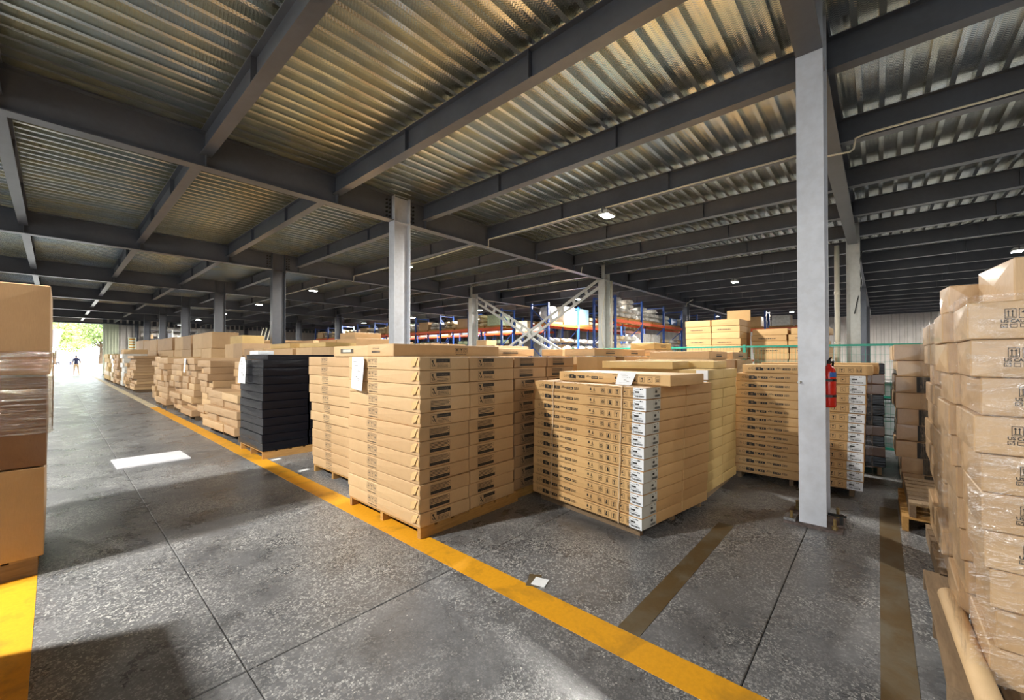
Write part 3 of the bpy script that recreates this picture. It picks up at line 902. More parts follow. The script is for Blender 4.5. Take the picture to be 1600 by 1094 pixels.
# --- A': stack left of A along the aisle
pallet(2.45, 4.78, 0, 1.2, 1.15, .10, 'wooden pallet under second kraft stack along the aisle')
def decoA1(o, k, ci, dx, dy, dz):
    if ci == 0: child('print', print_three_icons(dx, dy, dz, .42), o)
stack(2.44, 4.72, 0, .10, [(0, .6, 0, 1.22), (.62, 1.22, 0, 1.22)], 12, .1255, M['kraft'], 'on second pallet left of front stack', ['in aisle-side column', 'in inner column'], .010, (-.06, .02), decoA1, .006)
# single cartons lying on top
def single(x, y, z, dx, dy, dz, mat, label, rz=0, deco=None, cat='carton'):
    o = link('carton', carton_mesh(dx, dy, dz, mat, .006), None, (x + (math.cos(rz) * dx - math.sin(rz) * dy) / 2, y + (math.sin(rz) * dx + math.cos(rz) * dy) / 2, z), rz)
    tag(o, label, cat)
    if deco: deco(o, dx, dy, dz)
    return o
ZTA = .10 + 12 * .1255 + .001
def decoTop(o, dx, dy, dz):
    f = Face2D('ny', dx, dy, dz, .0075); u0 = dx * .52; s = .055
    for i in range(3): f.frame(u0 + i * (s + .01), dz * .3, u0 + i * (s + .01) + s, dz * .3 + s, .003)
    f.poly([(u0 + .01, dz * .3 + .03), (u0 + s - .01, dz * .3 + .03), (u0 + s / 2, dz * .3 + s - .006)]); f.rect(u0 + s / 2 - .003, dz * .3 + .008, u0 + s / 2 + .003, dz * .3 + .03)
    u1 = u0 + s + .01 + s / 2; f.poly([(u1 - .012, dz * .3 + s - .008), (u1 + .012, dz * .3 + s - .008), (u1, dz * .3 + .02)]); f.rect(u1 - .003, dz * .3 + .008, u1 + .003, dz * .3 + .03)
    f.ring(u1 + s + .01, dz * .3 + s / 2, .018, .004); f.dashes(u0 + .01, u0 + 3 * s, dz * .14, .009, random.Random(1))
    child('print', f.mesh((M['ink'],)), o)
    g = Face2D('nx', dx, dy, dz, .0075); g.rect(.10, dz * .3, .26, dz * .48); g.dashes(.12, .25, dz * .6, .008, random.Random(2)); g.dashes(.12, .25, dz * .74, .006, random.Random(3))
    child('print', g.mesh((M['ink_soft'],)), o)
single(2.22, 3.55, ZTA, 1.50 - .0, .50, .125, M['kraft'], 'long single kraft carton lying on top of the front stack', 0, decoTop)
def decoHand(o, dx, dy, dz):
    f = Face2D('nx', dx, dy, dz, .0075); f.rect(.20, dz * .3, .52, dz * .72); f.off += .001; f.rect(.26, dz * .42, .46, dz * .66, 1)
    child('print', f.mesh((M['ink_soft'], M['label_grey'])), o)
single(2.36, 4.22, ZTA, .62, .92, .125, M['kraft'], 'single kraft carton on the second stack, beside hanging paper tag', 0, decoHand)

# --- black wrapped pallet
pallet(2.18, 7.17, 0, 1.45, 1.15, .12, 'wooden pallet under the black film-wrapped cartons')
stack(2.17, 7.16, 0, .12, [(0, .69, 0, 1.14), (.72, 1.45, .01, 1.14)], 11, .131, M['black'], 'on the black pallet', ['at aisle side', 'at inner side'], .006, (0, 0), None, .008, None, 'black film-wrapped carton')
b = MB(); b.box(0, 0, 0, 1.40, 1.08, .075)
o = b.build('film_cover', M['black'], None, (2.26, 7.22, .12 + 11 * .131 + .001)); tag(o, 'bunched black film sheet folded over top of black pallet', 'plastic film')
single(2.30, 7.85, .12 + 11 * .131 + .078, .25, .42, .07, M['label'], 'small pale pink-white packet on top of the black pallet', cat='packet')

# --- B: labelled flat cartons, turned a little
RB = math.radians(-8.6)
def decoB(o, k, ci, dx, dy, dz):
    if ci == 0:
        child('print', print_flatpack(dx, dy, dz), o)
        a, p = shipping_label(dx, dy, dz, .125, .225)
        l = child('shipping_label', a, o); link('label_print', p, l)
pallet(3.50, 1.60, RB, 1.15, 1.28, .085, 'wooden pallet under the flat cartons with white corner labels', 'wood_old', 'pallet', 'y')
stack(3.42, 1.55, RB, .085, [(0, .69, 0, 1.40), (.70, 1.22, 0, 1.40)], 12, .1045, M['kraft_warm'], 'on white-labelled pallet before the column', ['at the labelled side', 'at the plain side'], .004, (-.03, -.07), decoB, .003, rj=.002)
def decoBt(o, dx, dy, dz): child('print', print_flatpack(dx, dy, dz), o)
single(3.60, 1.36, .085 + 12 * .1045 + .001, .62, 1.34, .10, M['kraft_warm'], 'loose flat carton with paper note topping the white-labelled stack', RB, decoBt)
# straps round B
def strap(u, label):
    b = MB(); h = 12 * .1045; rnd = random.Random(int(u * 100)); prev = None
    for i in range(25):
        z = h * i / 24; off = u + rnd.uniform(-.006, .006); p = (-.014 - .03 * i / 24, 1.40 - off - .07 * i / 24, z)
        if prev: b.bar(prev, p, .002, .011, up=(0, 1, 0))
        prev = p
    b.bar(prev, (1.2, prev[1], h + .004), .016, .002)
    o = b.build('packing_strap', M['film_strap'], None, (3.42, 1.55, .085), RB); tag(o, label, 'strap')
M['film_strap'] = plain('clear_strap', lin(212, 188, 156), .25, var=.08)
strap(.305, 'clear strap over the printed logo end of labelled cartons'); strap(1.165, 'clear strap over the handling icons of labelled cartons')

# --- B': yellowish stack behind B
pallet(4.82, 1.46, 0, 1.1, 1.1, .09, 'wooden pallet under the yellowish stack behind labelled cartons', 'wood_old')
def decoB1(o, k, ci, dx, dy, dz):
    if ci == 0 and k < 7:
        a, p = shipping_label(dx, dy, dz, .12, .02); child('shipping_label', a, o)
stack(4.78, 1.42, math.radians(-2), .09, [(0, .56, 0, 1.2), (.57, 1.1, 0, 1.2)], 12, .114, M['kraft_yellow'], 'on pallet behind the white-labelled stack', ['in left column', 'in right column'], .012, (0, 0), decoB1, .004, None, 'yellowish carton', rj=.012)
single(4.7, 1.75, .09 + 12 * .114 + .001, .55, .9, .09, M['kraft_yellow'], 'single yellowish carton lying atop the yellowish stack, left one')
single(5.3, 1.48, .09 + 12 * .114 + .001, .55, .9, .09, M['kraft_yellow'], 'single yellowish carton lying atop the yellowish stack, right one')

# --- C: labelled flat cartons behind the near column
pallet(6.12, .22, 0, 1.1, 1.2, .09, 'wooden pallet under labelled cartons behind the near column', 'wood_old', 'pallet', 'x')
def decoC(o, k, ci, dx, dy, dz):
    if ci == 0:
        child('print', print_flatpack(dx, dy, dz), o)
        a, p = shipping_label(dx, dy, dz, .135, .01, False)
        l = child('shipping_label', a, o); link('label_print', p, l)
stack(6.05, .15, 0, .09, [(0, .62, 0, 1.31), (.63, 1.2, 0, 1.31)], 12, .1085, [M['kraft_warm']], 'on pallet behind the near column', ['on visible labelled side', 'on the far side'], .004, (.03, -.04), decoC, .003)
single(6.10, .05, .09 + 12 * .1085 + .001, .60, 1.30, .11, M['kraft_warm'], 'flat carton lying atop labelled stack behind the near column', 0, decoBt)
single(6.75, .0, .09 + 12 * .1085 + .001, .55, 1.25, .13, M['kraft_warm'], 'second flat carton atop labelled stack behind the near column')
# film over C right end
b = MB()
def film_shell(mb, x0, x1, y0, y1, z0, z1, faces, amp=.008, n=14, seed=1):
    rnd = random.Random(seed)
    def grid(p0, du, dv, nn):
        vs = []; N = n
        for i in range(N + 1):
            for j in range(N + 1):
                a = rnd.uniform(0, amp)
                vs.append(Vector(p0) + Vector(du) * (i / N) + Vector(dv) * (j / N) + Vector(nn) * a)
        fs = [(i * (N + 1) + j, (i + 1) * (N + 1) + j, (i + 1) * (N + 1) + j + 1, i * (N + 1) + j + 1) for i in range(N) for j in range(N)]
        mb.add(vs, fs)
    H = z1 - z0
    if 'nx' in faces: grid((x0, y0, z0), (0, y1 - y0, 0), (0, 0, H), (-1, 0, 0))
    if 'ny' in faces: grid((x0, y0, z0), (x1 - x0, 0, 0), (0, 0, H), (0, -1, 0))
    if 'px' in faces: grid((x1, y0, z0), (0, y1 - y0, 0), (0, 0, H), (1, 0, 0))
    if 'py' in faces: grid((x0, y1, z0), (x1 - x0, 0, 0), (0, 0, H), (0, 1, 0))
film_shell(b, 6.035, 7.30, .07, 1.5, .12, 1.42, ('ny', 'py', 'px'), .012, 16, 3)
tag(b.build('stretch_film', M['film'], smooth=True), 'clear stretch film round labelled cartons behind near column', 'plastic film')

# --- dark grey stack behind C and more filler stacks in the block
def bigstack(x0, x1, y0, y1, hs, mats, desc, nx=2, ny=1, jit=.015, pal=True, kind='brown carton', z0=.11):
    if pal: pallet(x0 + .03, y0 + .03, 0, x1 - x0 - .06, y1 - y0 - .06, .11, 'wooden pallet ' + desc.replace('in the ', 'under the ', 1), 'wood_old')
    cells = []; names = []
    for i in range(nx):
        for j in range(ny):
            a = x0 + (x1 - x0) * i / nx; bb = x0 + (x1 - x0) * (i + 1) / nx; c = y0 + (y1 - y0) * j / ny; d = y0 + (y1 - y0) * (j + 1) / ny
            cells.append((a - x0, bb - x0 - .012, c - y0, d - y0 - .012))
            nm = []
            if nx > 1: nm.append(('aisle-side', 'middle', 'inner')[i if nx > 2 else i * 2])
            if ny > 1: nm.append(('near', 'middle', 'far')[j if ny > 2 else j * 2])
            names.append('-'.join(nm) if nm else '')
    return stack(x0, y0, 0, z0, cells, len(hs), 0, mats, desc, names if nx * ny > 1 else None, jit, (0, 0), None, .006, hs, kind, rj=.02)
bigstack(7.45, 8.6, -.05, 1.1, [.14] * 10, [M['black'], M['kraft_dark']], 'in the dark stack behind near column', 1, 1, .006, True, 'dark wrapped carton')
G1 = [M['kraft_grey'], M['kraft']]
bigstack(4.90, 6.05, 3.15, 4.35, [.30] * 5, G1, 'in the stack behind yellowish cartons')
bigstack(6.30, 7.45, 1.75, 2.95, [.29] * 5, G1, 'in the stack left behind labelled pallet')
bigstack(6.30, 7.45, 3.15, 4.35, [.30] * 5, G1, 'in the middle stack before green fence')
bigstack(7.62, 8.75, 3.15, 4.35, [.30] * 5, G1, 'in the stack at green fence')
bigstack(7.62, 8.75, 1.75, 2.95, [.29] * 5, G1, 'in the right stack at green fence')
bigstack(3.75, 4.85, 4.60, 5.75, [.30] * 5, G1, 'in the stack behind second kraft stack')
bigstack(5.30, 6.45, 4.60, 5.75, [.30] * 5, G1, 'in the middle stack of third rank')
bigstack(6.65, 7.80, 4.60, 5.75, [.30] * 5, G1, 'in the right stack of third rank')
def decoPlain(o, dx, dy, dz):
    f = Face2D('ny', dx, dy, dz, .0075); f.rect(dx * .35, dz * .3, dx * .65, dz * .48); f.dashes(dx * .36, dx * .64, dz * .6, .01, random.Random(1))
    child('print', f.mesh((M['ink'],)), o)
TOPS = [(4.62, 4.75, 1.62, .13, 1.30, .5, 'long kraft carton just right of the long top carton'), (5.45, 4.0 - .8, 1.615, .12, .95, .55, 'short kraft carton with dark label atop second rank'),
        (6.45, 3.25, 1.615, .12, .85, .55, 'kraft carton atop middle stack with small dark label'), (6.75, 4.7, 1.615, .14, .9, .5, 'kraft carton atop right stack of third rank'),
        (7.7, 3.2, 1.615, .13, .95, .5, 'lower pale carton on stack beside green fence'), (7.7, 3.22, 1.747, .13, .95, .48, 'upper pale carton on stack beside green fence'),
        (7.7, 1.85, 1.565, .12, .9, .5, 'pale carton before the rear flat cartons'), (6.4, 1.85, 1.565, .12, .9, .9, 'wide carton atop stack left behind labelled pallet')]
for x, y, z, dz, dx, dy, lab in TOPS:
    single(x, y, z, dx, dy, dz, M['kraft'] if z < 1.7 else M['kraft_yellow'], lab, random.uniform(-.03, .03), decoPlain)

# ------------------------------------------------------------------ messy aisle stacks toward the door
def messy(x0, x1, y0, y1, top, rows_, desc, seed, mats, tilt=.035):
    """irregular layers: every row is split differently along the aisle"""
    rnd = random.Random(seed)
    pallet(x0 + .05, y0 + .04, 0, x1 - x0 - .06, y1 - y0 - .08, .11, 'wooden pallet under the ' + desc, 'wood_old')
    z = .11; h = (top - .11) / rows_
    for r in range(rows_):
        hh = h
        cuts = [y0, y1] if rnd.random() < .35 else [y0, y0 + (y1 - y0) * rnd.choice((.35, .5, .62, .5)), y1]
        k = rows_ - 1 - r
        ox = rnd.uniform(-.06, .05)
        for i, (ya, yb) in enumerate(zip(cuts, cuts[1:])):
            dx = (x1 - x0) * rnd.uniform(.9, 1.0); dy = yb - ya - .012; dz = hh - .004
            me = carton_mesh(round(dx, 2), round(dy, 2), round(dz, 3), rnd.choice(mats), .010)
            o = link('carton', me, None, ((x0 + x1) / 2 + ox + rnd.uniform(-.03, .02), (ya + yb) / 2 + rnd.uniform(-.01, .01), z), rnd.uniform(-tilt, tilt))
            side = '' if len(cuts) == 2 else (' at near end' if i == 0 else ' at door end')
            tag(o, '%s brown carton%s of the %s' % (nth(k), side, desc), 'carton', desc)
        z += hh
MM = [M['kraft_grey'], M['kraft_grey'], M['kraft']]
messy(2.75, 3.7, 9.0, 11.15, 1.50, 8, 'tall stack next beyond black pallet', 1, MM)
messy(2.28, 2.72, 8.95, 11.1, .88, 5, 'low front heap next beyond black pallet', 2, MM)
messy(2.40, 3.6, 11.45, 12.55, 1.52, 9, 'second messy aisle stack beyond black pallet', 3, MM)
messy(2.32, 3.5, 12.75, 14.05, 1.58, 9, 'third messy aisle stack with white tag', 4, MM)
messy(2.36, 3.5, 14.4, 15.8, 1.55, 9, 'fourth messy aisle stack beyond black pallet', 5, MM)
messy(2.28, 3.3, 16.35, 18.05, 1.58, 8, 'fifth aisle stack at line colour change', 6, MM)
messy(2.45, 3.6, 18.7, 20.1, 1.62, 9, 'sixth aisle stack with dark shaded side', 7, MM)
messy(2.30, 2.42, 18.25, 18.62, .62, 3, 'small pale bundle by fifth aisle stack', 8, [M['kraft']])
messy(2.40, 3.65, 24.9, 27.0, 1.66, 12, 'big flat-carton stack halfway to door', 9, MM, .01)
messy(2.36, 3.5, 27.2, 28.4, 1.30, 7, 'lower stack behind big flat-carton stack', 10, MM, .01)
messy(2.40, 3.4, 29.3, 30.6, 2.00, 8, 'tall pale wrapped stack toward door', 11, [M['plastic_white'], M['kraft']], .01)
messy(2.36, 3.5, 31.2, 33.8, 1.72, 10, 'flat-carton stack near the door', 12, MM, .01)
messy(2.36, 3.4, 34.6, 36.2, 1.75, 6, 'reddish wrapped stack near the door', 13, [M['plastic_tan'], M['kraft_dark']], .01)
messy(2.36, 3.4, 37.2, 41.2, 1.80, 6, 'last stack right before the door', 14, [M['kraft_yellow'], M['plastic_tan']], .01)

# second rank: tall big cartons behind the aisle stacks
B1 = [M['kraft'], M['kraft_grey']]
def rank(x0, x1, spans, pre, htop):
    for i, (ya, yb, hs) in enumerate(spans):
        bigstack(x0, x1, ya, yb, hs, B1, 'in the %s big-carton stack of the %s' % (ORD[i] if i else 'first', pre), 1, 2, .02, True, 'big brown carton')
rank(3.85, 4.70, [(8.6, 10.4, [.57, .57, .57]), (10.6, 12.5, [.57, .57, .57]), (12.7, 14.4, [.57, .57, .6]), (14.6, 16.6, [.62, .62, .68]),
                  (18.2, 21.3, [.6, .6, .62, .6]), (21.7, 25.2, [.6, .6, .62, .6]), (25.6, 29.9, [.6, .6, .64, .62]), (30.4, 35.0, [.6, .6, .64, .66]), (35.6, 39.3, [.62, .62, .66, .7])], 'rank behind aisle', 0)
rank(5.40, 6.50, [(8.2, 10.0, [.6, .6, .6]), (10.4, 12.8, [.66, .66, .68]), (13.2, 15.6, [.66, .66, .7]), (16.0, 18.6, [.7, .7, .7]), (19.0, 22.0, [.72, .72, .76])], 'third rank left', 0)
rank(6.80, 8.0, [(6.6, 8.6, [.58, .58, .6]), (9.0, 11.2, [.62, .62, .62]), (11.6, 14.0, [.66, .66, .66])], 'fourth rank left', 0)
single(3.95, 14.95, 2.032, .62, 1.35, .26, M['kraft_yellow'], 'pale carton lying atop second rank, left of the grey column')
single(5.6, 10.9, 2.112, .8, .9, .18, M['kraft'], 'pale carton above the black pallet, right of grey column')
single(3.9, 8.9, 1.822, .7, 1.4, .10, M['kraft_yellow'], 'long yellowish carton lying just behind black pallet')
single(3.9, 10.9, 1.822, .7, 1.4, .12, M['kraft_yellow'], 'long yellowish carton lying left behind black pallet')
single(6.9, 7.0, 1.872, .35, .35, .14, M['kraft'], 'small square carton above second kraft stack')

# ------------------------------------------------------------------ left wrapped stack
pallet(-1.22, 4.62, 0, 1.15, 1.05, .14, 'wooden pallet under film-wrapped tall cartons at left', 'wood_old')
for i, (za, zb, m, lab) in enumerate(((.14, .79, 'kraft_amber', 'bottom large carton of the film-wrapped stack at left edge'),
                                      (.80, 1.455, 'kraft_dark', 'middle dark carton of the film-wrapped stack at left edge'),
                                      (1.47, 2.13, 'kraft', 'top large carton of the film-wrapped stack at left edge'))):
    o = link('carton', carton_mesh(1.2, 1.1, zb - za, M[m], .008), None, (-.64 + (.0, .006, .022)[i], 5.15, za), (0, .004, -.006)[i]); tag(o, lab, 'carton')
b = MB(); film_shell(b, -1.27, -.012, 4.57, 5.73, 1.04, 1.64, ('nx', 'ny', 'px', 'py'), .012, 20, 8)
tag(b.build('stretch_film', M['film_streak'], smooth=True), 'bunched stretch film band round middle of left-edge cartons', 'plastic film')
# stack standing left of the camera (its shadow falls across the foreground)
pallet(-1.69, 1.54, 0, 1.15, 2.1, .14, 'wooden pallet under carton stack left of the camera', 'wood_old')
stack(-1.70, 1.49, 0, .14, [(0, 1.17, 0, 1.08), (0, 1.17, 1.10, 2.18)], 3, .47, M['kraft'], 'in stack left of the camera', ['nearer', 'farther'], .004)
# ------------------------------------------------------------------ right carton wall
def decoR(o, k, ci, dx, dy, dz):
    if ci == 0: child('print', print_us(dx, dy, dz), o)
pallet(2.70, -1.42, 0, 1.35, 1.20, .12, 'wooden pallet under right carton wall with tube on it', 'wood_old', 'pallet', 'y')
stack(2.84, -.90, 0, .12, [(0, .52, 0, .52), (.55, 1.08, .0, .555), (0, .53, -.54, -.02), (.55, 1.08, -.54, -.02)], 10, .1735, M['kraft_wrap'], 'in the near right carton wall',
      ['with arrow print', 'at the back', 'at outer front', 'at outer back'], .018, (.0, .07), decoR, .007, None, 'film-wrapped carton', rj=.02)
single(2.98, -.93, .12 + 10 * .1735 + .001, .45, .47, .20, M['kraft_wrap'], 'tilted film-wrapped carton topping near right carton wall', .12)
single(3.42, -.46, .12 + 10 * .1735 + .001, .20, .16, .15, M['kraft_wrap'], 'small shiny wrapped carton on back of near carton wall', .1)
b = MB(); film_shell(b, 2.805, 3.95, -1.46, -.30, .14, 1.88, ('nx', 'py'), .02, 22, 5)
tag(b.build('stretch_film', M['film'], smooth=True), 'clear wrinkled stretch film on near right carton wall', 'plastic film')
b = MB(); b.tube([(2.58, -.335, .165), (3.6, -.30, .165)], .045, 14); tag(b.build('cardboard_tube', M['kraft'], smooth=True), 'long pale cardboard tube lying on pallet edge beside carton wall', 'tube')
# second and third right-hand stacks
def decoR2(o, k, ci, dx, dy, dz):
    if ci in (0, 2):
        f = Face2D('nx', dx, dy, dz, .0085)
        if k in (2, 4, 5, 6, 7, 8): f.rect(dy * .30, .004, dy * .58, dz - .004); f.rect(dy * .80, .004, dy * .84, dz - .004, 1)
        else: f.frame(dy * .55, dz * .5, dy * .62, dz * .75, .004); f.dashes(dy * .5, dy * .66, dz * .3, .012, random.Random(3))
        child('print', f.mesh((M['ink'], M['kraft_dark'])), o)
pallet(4.02, -1.45, 0, 1.15, 1.15, .12, 'wooden pallet under second right carton stack', 'wood_old')
stack(3.98, -.84, 0, .12, [(0, .60, 0, .50), (.62, 1.22, 0, .50), (0, .60, -.54, -.02), (.62, 1.22, -.54, -.02)], 11, .158, M['kraft_wrap'], 'in second right carton stack', ['front', 'back', 'outer front', 'outer back'], .022, (-.02, .03), decoR2, .007, None, 'film-wrapped carton', rj=.03)
b = MB(); film_shell(b, 3.96, 5.24, -1.42, -.29, .2, 1.86, ('nx', 'py'), .02, 20, 6)
tag(b.build('stretch_film', M['film'], smooth=True), 'clear stretch film on second right carton stack', 'plastic film')
pallet(5.24, -1.15, 0, 1.1, 1.0, .13, 'empty pale wooden pallet end poking out beside right stacks', 'wood')
pallet(5.26, -1.20, 0, 1.1, 1.0, .13, 'second wooden pallet lying on the poking pallet', 'wood_old').location.z = .131
stack(6.9, -.80, 0, 0.0, [(0, .75, 0, .62), (.78, 1.5, 0, .62)], 9, .195, M['kraft_wrap'], 'in the far right stack by fence', ['front', 'back'], .03, (0, .02), decoR2, .007, None, 'film-wrapped carton', rj=.03)
stack(9.6, -.95, 0, 0.0, [(0, .8, 0, .7)], 8, .21, M['kraft_wrap'], 'in the farthest right stack', None, .03, (0, .0), None, .007, None, 'wrapped carton', rj=.03)

# ================================================================== SMALL THINGS
def paper(name, pts_fn, nu, nv, loc, label, marks, cat='paper'):
    """curved sheet from a function (u,v)->(x,y,z), with faint writing"""
    b = MB(); th = .0008
    vs = [pts_fn(i / nu, j / nv) for i in range(nu + 1) for j in range(nv + 1)]
    back = [(x + th, y, z) for x, y, z in vs]
    f = [(i * (nv + 1) + j, (i + 1) * (nv + 1) + j, (i + 1) * (nv + 1) + j + 1, i * (nv + 1) + j + 1) for i in range(nu) for j in range(nv)]
    b.add(vs, f); b.add(back, [q[::-1] for q in f])
    o = b.build(name, M['label'], None, loc, 0, True); tag(o, label, cat)
    m = MB()
    for (u0, v0, u1, v1) in marks:
        q = [pts_fn(u, v) for u, v in ((u0, v0), (u1, v0), (u1, v1), (u0, v1))]
        m.add([(x - .003, y, z) for x, y, z in q], [(0, 1, 2, 3)])
    link('writing', m.mesh('writing', (M['ink_soft'],)), o)
    return o
MK = [(.15, .84, .45, .855), (.25, .72, .6, .735), (.3, .6, .55, .61), (.6, .56, .66, .58), (.72, .56, .78, .58), (.5, .42, .54, .44), (.62, .33, .82, .35), (.66, .28, .8, .295), (.45, .38, .62, .40), (.2, .2, .7, .205)]
# tag on A: hangs over the aisle face
paper('paper_tag', lambda u, v: (-.012 - .03 * (1 - v) * (.3 + .7 * u) - .012 * math.sin(u * 2.5), -u * .27 * (1 if v < .9 else .9), (v - 1) * .325 - .02 * u * (1 - v)), 8, 8, (2.125, 4.17, 1.60), 'white paper tag hanging on the front kraft stack', MK)
paper('paper_tag', lambda u, v: (-.012 - .02 * (1 - v), -(.5 + (u - .5) * (1 if v < .7 else 1 - (v - .7) * 1.6)) * .40, (v - 1) * .44), 8, 8, (2.14, 8.22, 1.60), 'white rounded paper tag hanging on black wrapped pallet', MK)
paper('paper_tag', lambda u, v: (-.012 - .02 * (1 - v), -u * .22, (v - 1) * .36), 4, 4, (2.29, 13.6, 1.56), 'white paper tag on third messy aisle stack', MK)
po = paper('paper_note', lambda u, v: (-.012 - .035 * (1 - v) * (.4 + u), -u * .20 + .03 * (1 - v), (v - 1) * .125), 8, 8, (3.665, 1.88, .085 + 12 * .1045 + .118), 'white paper note draped on the loose top flat carton', MK)
po.rotation_euler = (0, 0, RB)

# fire extinguisher on the near column
ex = empty('fire_extinguisher', (4.94, .355, 1.12)); tag(ex, 'red fire extinguisher strapped to side of the nearest column', 'extinguisher')
b = MB(); prof = [(.030, 0), (.050, .004), (.054, .02), (.054, .32), (.050, .355), (.036, .385), (.018, .40), (.018, .415)]
b.tube([(0, 0, z) for r, z in prof], [r for r, z in prof], 18); b.build('cylinder_body', M['red'], ex, smooth=True)
b = MB(); b.tube([(0, 0, .41), (0, 0, .45)], .016, 10); b.bar((0, 0, .45), (-.05, -.02, .475), .014, .008); b.bar((0, 0, .44), (-.05, -.02, .435), .014, .008); b.build('valve', M['bolt'], ex)
b = MB(); b.tube([(.01, -.02, .43), (.05, -.03, .44), (.068, -.02, .36), (.066, -.01, .2), (.06, -.01, .08)], .009, 8); b.build('hose', M['blackrubber'], ex, smooth=True)
for z in (.10, .25):
    b = MB(); b.tube([(0, 0, z), (0, 0, z + .022)], .0565, 18, cap=False); b.box(-.075, -.03, z, -.05, .03, z + .02); b.build('strap', M['blackrubber'], ex)
b = MB(); n = 8
for k in range(n):
    a0, a1 = math.radians(190 + 10 * k), math.radians(200 + 10 * k)
    b.quad((.0555 * math.cos(a0), .0555 * math.sin(a0), .29), (.0555 * math.cos(a1), .0555 * math.sin(a1), .29), (.0555 * math.cos(a1), .0555 * math.sin(a1), .335), (.0555 * math.cos(a0), .0555 * math.sin(a0), .335))
b.build('sticker', M['bluelabel'], ex)
b = MB(); b.box(-.02, .05, .02, .02, .112, .38); b.build('wall_bracket', M['bolt'], ex)
# bolt head on column face
b = MB(); b.tube([(4.78, .56, 1.36), (4.74, .57, 1.36)], .012, 8); tag(b.build('hook', M['steel_white']), 'small metal hook on left edge of nearest column', 'hook')

# floor items
b = MB(); b.box(-.42, -.37, 0, .42, .37, .018)
tag(b.build('foam_board', M['white'], None, (1.02, 8.45, .001), .02), 'large white foam board lying flat in the aisle', 'board')
b = MB(); b.box(-.05, -.05, 0, .05, .05, .004); tag(b.build('paper_scrap', M['label'], None, (2.31, 1.80, .003), .3), 'white paper scrap lying beside yellow line in front', 'paper')
b = MB(); b.box(-.10, -.045, 0, .06, .045, .002); tag(b.build('dark_scrap', M['oldtape'], None, (2.32, 1.86, .0005), .5), 'dark tape scrap under the white paper scrap', 'scrap')
for x, y, lab in ((2.32, 7.02, 'white paper scrap by the black pallet corner'), (2.36, 6.05, 'white paper scrap between black and kraft pallets')):
    b = MB(); b.box(-.07, -.04, 0, .07, .04, .004); tag(b.build('paper_scrap', M['label'], None, (x, y, .001), .2), lab, 'paper')

# ------------------------------------------------------------------ green wire fence
e = empty('wire_fence', (8.98, 0, 0)); tag(e, 'green wire mesh fence behind the carton block', 'fence')
FY = (-3.2, -1.2, .8, 1.95, 3.9, 5.9)
for y in FY:
    b = MB(); b.box(-.025, y - .025, 0, .025, y + .025, 1.84); b.build('post', M['green'], e)
for z in (1.80, .95, .12):
    b = MB(); b.box(-.018, FY[0], z - .018, .018, FY[-1], z + .018); b.build('rail', M['green'], e)
b = MB(); y = FY[0]
while y < FY[-1]:
    b.box(-.0025, y, .12, .0025, y + .004, 1.8); y += .06
z = .2
while z < 1.8:
    b.box(-.0025, FY[0], z, .0025, FY[-1], z + .004); z += .12
w = b.build('wire_mesh', M['green'], e); w['kind'] = 'stuff'
# white crates behind the fence
for i, z in enumerate((0, .30, .60, .90)):
    b = MB(); b.box(-.3, -.2, 0, .3, .2, .28); b.box(-.31, -.21, .24, .31, .21, .27)
    tag(b.build('white_crate', M['white'], None, (9.6, -.05, z + .001)), '%s white crate behind fence by right stacks' % nth(3 - i), 'crate', 'white crates')

# ------------------------------------------------------------------ rear flat cartons behind the fence
def decoRear(o, k, ci, dx, dy, dz):
    f = Face2D('nx', dx, dy, dz, .0075); rnd = random.Random(k)
    if k % 2 == 1: f.dashes(dy * .2, dy * .7, dz * .35, .022, rnd)
    child('print', f.mesh((M['ink_soft'],)) if k % 2 == 1 else f.mesh((M['ink_soft'],)), o) if k % 2 == 1 else None
bigstack(10.4, 11.5, 2.35, 3.55, [.5, .5, .48], B1, 'in the base under rear flat cartons', 1, 2, .01, True, 'big brown carton')
stack(10.4, 2.35, 0, .11 + 1.48, [(0, 1.05, 0, .60), (0, 1.05, .62, 1.2)], 6, .148, M['kraft_warm'], 'in rear flat-carton tower', ['right', 'left'], .015, (0, 0), decoRear, .004, None, 'golden flat carton', rj=.02)
o = single(11.2, 2.30, 2.2, .5, .5, .26, M['kraft_warm'], 'carton leaning at the right of rear tower', .2); o.location.z = 2.48
bigstack(11.0, 12.1, .85, 2.2, [.5, .5, .44], B1, 'in the base under rear low cartons', 1, 2, .01, True, 'big brown carton')
stack(11.0, .80, 0, .11 + 1.44, [(0, 1.05, 0, .68), (0, 1.05, .72, 1.42)], 5, .14, M['kraft_warm'], 'in rear low flat-carton heap', ['right', 'left'], .03, (0, 0), decoRear, .004, None, 'golden flat carton', rj=.03)
for i in range(3):
    z = (0, .62, 1.24)[i]
    single(13.0, 1.25, z + .001, .5, .42, .6, M['kraft_warm'], '%s carton standing beside the white downpipe' % nth(2 - i))

